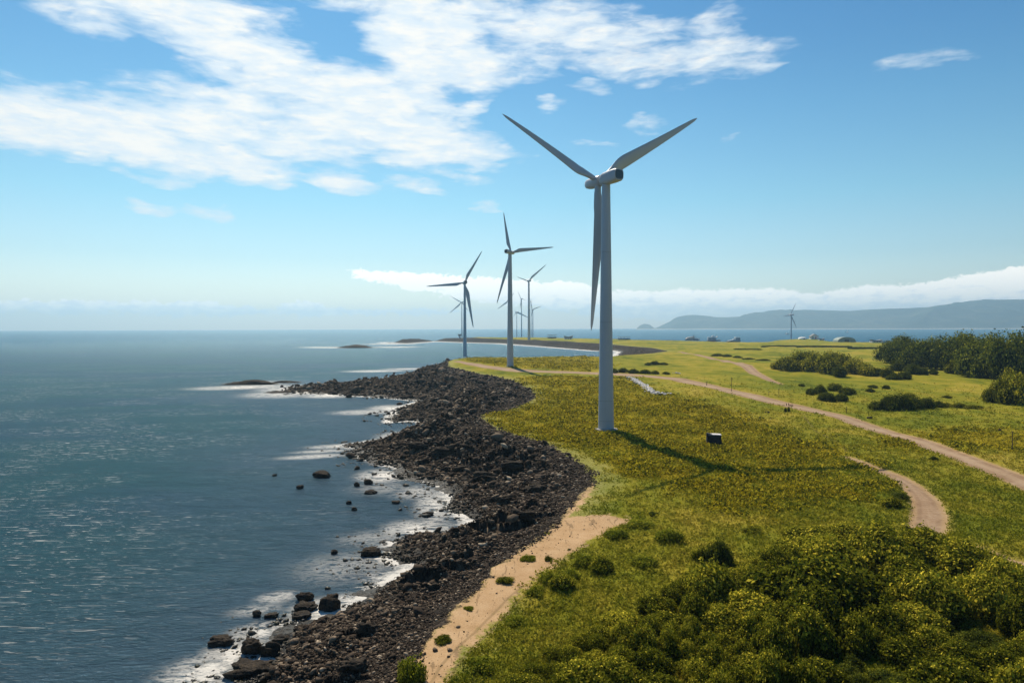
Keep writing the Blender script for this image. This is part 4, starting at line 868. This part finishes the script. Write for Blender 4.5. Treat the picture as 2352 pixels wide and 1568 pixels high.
def ship(px, py, dist_z, label, kind):
    c_ = P(px, py, dist_z); s_ = ppm(*c_); u = 1/s_; o_ = empty('moored_ship', (c_[0], c_[1], 0), 0); tag(o_, label, 'ship')
    if kind == 0:
        MB().prism([(-16*u,3.2*u),(-15*u,-1),(15*u,-1),(16.5*u,3.8*u),(13*u,2.6*u),(-12*u,2.6*u)], -5, 5).build('hull', M_HULL, o_)
        MB().prism([(-15*u,2.6*u),(-14*u,5*u),(-9*u,7.5*u),(3*u,9*u),(3.5*u,2.6*u)], -4, 4).build('deckhouse', M_PINK, o_); MB().box(5*u,-3.5,2.6*u,13*u,3.5,5.5*u).build('deck_block', M_GREY, o_)
        MB().tube((3.8*u,0,2*u),(3.6*u,0,12*u),1.5,1.2,10).build('funnel', M_HULL, o_); MB().tube((8*u,0,5*u),(8*u,0,9*u),.4,.3,6).build('mast', M_HULL, o_)
        for k_ in range(6): MB().box((-12+k_*2.5)*u,-4.1,4*u,(-11+k_*2.5)*u,-3.95,5*u).build('window', M_OPEN, o_)
    elif kind == 1:
        MB().prism([(-14*u,2.4*u),(-14*u,-1),(14*u,-1),(15.5*u,2.6*u),(10*u,2.0*u)], -5, 5).build('hull', M_HULL, o_)
        MB().box(-13.6*u,-4.5,2*u,5*u,4.5,8*u).build('deckhouse', M_GREY, o_); MB().box(-13.8*u,-4.7,8*u,8*u,4.7,9.4*u).build('roof', M_WHITE, o_)
        MB().loft([[Vector((( -1.5+math.cos(a_*.524)*rr)*u, math.sin(a_*.524)*rr*.6*u, zz_*u)) for a_ in range(12)] for rr, zz_ in ((4.2,9.4),(3.9,11),(2.6,12.4),(.6,12.9))]).build('dome', M_WHITE, o_, True)
        MB().prism([(5*u,8*u),(8*u,11*u),(8.4*u,8*u)], -3, 3).build('wing', M_PINK, o_); MB().box(3*u,-4.6,2*u,13*u,4.6,3.4*u).build('rail_deck', M_WHITE, o_)
        for k_ in range(5): MB().box((-12+k_*3.2)*u,-4.62,4*u,(-10.4+k_*3.2)*u,-4.45,6.4*u).build('window', M_OPEN, o_)
    else:
        MB().prism([(-15*u,2.8*u),(-15*u,-1),(14.5*u,-1),(15*u,3*u)], -5, 5).build('hull', M_HULL, o_)
        MB().prism([(-14*u,2.8*u),(-4*u,5*u),(4*u,6.4*u),(4*u,2.8*u)], -4, 4).build('foredeck', M_GREY, o_); MB().box(4*u,-4.4,2.8*u,14.6*u,4.4,10*u).build('deckhouse', M_GREY, o_)
        MB().box(3*u,-4.8,10*u,14.2*u,4.8,11.6*u).build('roof', M_WHITE, o_); MB().box(-1*u,-4.6,6*u,5*u,4.6,7.4*u).build('rail', M_WHITE, o_)
        for k_ in range(3): MB().box((5.5+k_*3)*u,-4.52,5*u,(7.3+k_*3)*u,-4.38,8.6*u).build('window', M_OPEN, o_)
ship(1590, 781.5, 0, 'dark hulled ship with a funnel, leftmost of three behind the meadow', 0); ship(1639, 783, 0, 'boxy ship with white dome roof, middle one of three behind the meadow', 1); ship(1684.5, 785.5, 0, 'ship with tall white bridge at its right end, rightmost of three', 2)
def at_far(px, py, z): c_ = P(px, py, z); return np.array([c_[0], c_[1], float(ground(c_[0], c_[1])[0])]), 1/ppm(*c_)
def hut(px, py, z, wp, hp, label, name, kind):
    c_, u = at_far(px, py, z); o_ = empty(name, c_); tag(o_, label, 'building'); W = wp*u/2; H_ = hp*u; D_ = W*.6
    if kind == 'pav':                          # open shelter: slab, posts, low wall and flat roof
        MB().box(-W,-D_,-2,W,D_,H_*.42).build('base_wall', M_HULL, o_)
        for x_ in (-W*.94, -W*.3, W*.3, W*.94): MB().box(x_-.35,-D_*.9,H_*.42,x_+.35,-D_*.9+.7,H_*.85).build('column', M_GREY, o_)
        MB().box(-W*1.02,-D_*1.1,H_*.85,W*1.02,D_*1.1,H_).build('roof', M_ROOF, o_)
    elif kind == 'two':
        MB().box(-W,-D_,-2,W*.9,D_,H_*.45).build('wall', M_GREY, o_); MB().prism([(-W*.9,H_*.45),(-W,H_*.95),(-W*.3,H_*.72),(W*.2,H_*.72),(W,H_),(W*.85,H_*.45)], -D_*.8, D_*.8).build('roof', M_ROOF, o_)
        for x_ in (-.7,-.2,.3): MB().box(W*x_,-D_-.08,H_*.1,W*(x_+.25),-D_-.01,H_*.32).build('window', M_OPEN, o_)
    elif kind == 'gable':
        MB().prism([(-W,-2),(W,-2),(W,H_*.55),(0,H_),(-W,H_*.55)], -D_, D_).build('wall', M_WHITE, o_)
        MB().prism([(-W*1.1,H_*.50),(-W*1.1,H_*.60),(0,H_*1.1),(0,H_*.98)], -D_*1.1, D_*1.1).build('roof', M_ROOF, o_); MB().prism([(W*1.1,H_*.50),(0,H_*.98),(0,H_*1.1),(W*1.1,H_*.60)], -D_*1.1, D_*1.1).build('roof', M_ROOF, o_)
        MB().box(W*.1,-D_-.1,H_*.05,W*.45,-D_-.02,H_*.5).build('door', M_RED, o_); MB().box(-W*.7,-D_-.1,H_*.2,-W*.3,-D_-.02,H_*.45).build('window', M_OPEN, o_)
    elif kind == 'arch':
        pr = [(W*math.cos(math.pi*a_/14), H_*math.sin(math.pi*a_/14)**.8) for a_ in range(15)]; pr = [(-W,-2)]+pr[::-1]+[(W,-2)]
        MB().prism(pr[::-1], -D_, D_).build('shell', M_STEELG, o_); MB().box(-W*.25,-D_-.1,0,W*.25,-D_-.02,H_*.55).build('door', M_OPEN, o_)
    elif kind == 'tank':
        MB().loft([[Vector((W*r_*math.cos(a_*.393), W*r_*math.sin(a_*.393), H_*z_)) for a_ in range(16)] for r_, z_ in ((1,-.3),(1,.3),(.85,.7),(.5,.95),(.1,1))]).build('tent_roof', M_WHITE, o_, True)
        MB().box(-W*.2,-W-.1,0,W*.2,-W*.9,H_*.4).build('door', M_OPEN, o_)
    elif kind == 'tower':
        MB().box(-W*.5,-W*.5,-2,W*.5,W*.5,H_*.55).build('base', M_GREY, o_); MB().box(-W,-W,H_*.55,W,W,H_*.85).build('cabin', M_GREY, o_); MB().box(-W*1.15,-W*1.15,H_*.85,W*1.15,W*1.15,H_).build('roof', M_ROOF, o_)
        MB().box(-W*.7,-W-.08,H_*.62,W*.7,-W-.01,H_*.8).build('window', M_OPEN, o_)
hut(1267.5,776,11,20,8,'open flat roofed shelter on the far headland, left of two','shelter','pav'); hut(1305.5,777,11,20,9,'low building with upturned roof on the far headland, right of two','low_building','two'); hut(1056,776,10,7,10,'small lookout hut on the far headland beside the left turbine','lookout_hut','tower')
hut(1869,779,9.5,17,11,'white gabled house with a red door on the far point','house','gable'); hut(1843,779,9.5,19,5,'low white rounded roof beside the gabled house','round_tent','tank'); hut(1939,785.5,8,42,12,'grey green arched shed by the far shore','arched_shed','arch')
hut(2012,785.5,8,24,7,'long low dark shed left of the wood, left of two','long_shed','two'); hut(2034,786,8,18,6,'low dark shed touching the wood, right of two','long_shed','pav'); hut(1887,780,9.5,12,5,'small low shed right of the gabled house','low_shed','two'); hut(1433,780,9,26,6,'low open shelter at the shore just right of the tall tower','shelter','pav')
def boat(px, py, wp, label, sail=False):
    c_ = P(px, py, 0); u = 1/ppm(*c_); o_ = empty('small_boat', (c_[0], c_[1], 0)); tag(o_, label, 'boat'); W = wp*u/2
    MB().prism([(-W,1.8*u),(-W*.8,-.5),(W*.8,-.5),(W,2.0*u)], -W*.25, W*.25).build('hull', M_WHITE, o_)
    if sail: MB().tube((0,0,1*u),(0,0,9*u),.3,.2,6).build('mast', M_GREY, o_); MB().prism([(0,2.5*u),(W*.9,2.5*u),(0,8.5*u)], -.1, .1).build('sail', M_WHITE, o_)
    else: MB().box(-W*.5,-W*.18,1.8*u,W*.2,W*.18,4*u).build('cabin', M_WHITE, o_)
boat(1809,768,13,'small white motor boat on the water left of the lone turbine'); boat(1946,764,5,'tiny white sailing boat above the arched shed', True)
def hedge(pts_px, label, h=2.0, w_=2.2):
    P3 = [PG(a, b_) for a, b_ in pts_px]; c0 = P3[0]; V = []; 
    n = 160; g_ = np.random.default_rng(int(pts_px[0][0])); cum = np.linspace(0, len(P3)-1, n*30); cx_ = np.array([np.interp(cum, range(len(P3)), [q_[k_] for q_ in P3]) for k_ in range(3)]).T
    m_ = len(cum); c_ = cx_+np.stack([g_.normal(0, w_*.5, m_), g_.normal(0, w_*.5, m_), g_.uniform(0, h, m_)], 1)-c0
    u_ = g_.normal(size=(m_, 3)); u_ /= np.linalg.norm(u_, axis=1, keepdims=True); v_ = np.cross(u_, g_.normal(size=(m_, 3))); v_ /= np.linalg.norm(v_, axis=1, keepdims=True); s_ = .8
    V = np.stack([c_-u_*s_, c_-v_*s_*.5, c_+u_*s_, c_+v_*s_*.5], 1).reshape(-1, 3)
    o_ = link('hedge', mesh_np('hedge', V, np.arange(4*m_).reshape(m_, 4), [M_DARK], False, dict(tint=('FACE', g_.uniform(.1, .5, m_))))); o_.location = [float(v) for v in c0]; tag(o_, label, 'hedge')
hedge([(1752,797),(1790,796.5),(1828,796)], 'dark hedge line in the far fields, left half'); hedge([(1831,797.5),(1890,797.5),(1955,798)], 'dark hedge line in the far fields, middle part'); hedge([(1950,801),(2022,801)], 'dark hedge line in the far fields nearest the wood'); hedge([(1690,803),(1745,803)], 'short faint hedge in the far fields above the upper track', 1.2)

# ------------------------------------------------------------------ air
mz, t = mat('haze_material'); t.n.clear()
pv = t.node('ShaderNodeVolumePrincipled'); pv.inputs['Color'].default_value = (.48,.77,1.0,1); pv.inputs['Density'].default_value = 8.5e-5; pv.inputs['Anisotropy'].default_value = .45
oo = t.node('ShaderNodeOutputMaterial'); t.l.new(pv.outputs[0], oo.inputs['Volume'])
hz = MB().box(-24000, -24000, -6, 24000, 24000, 640).build('haze', mz); tag(hz, kind='stuff')
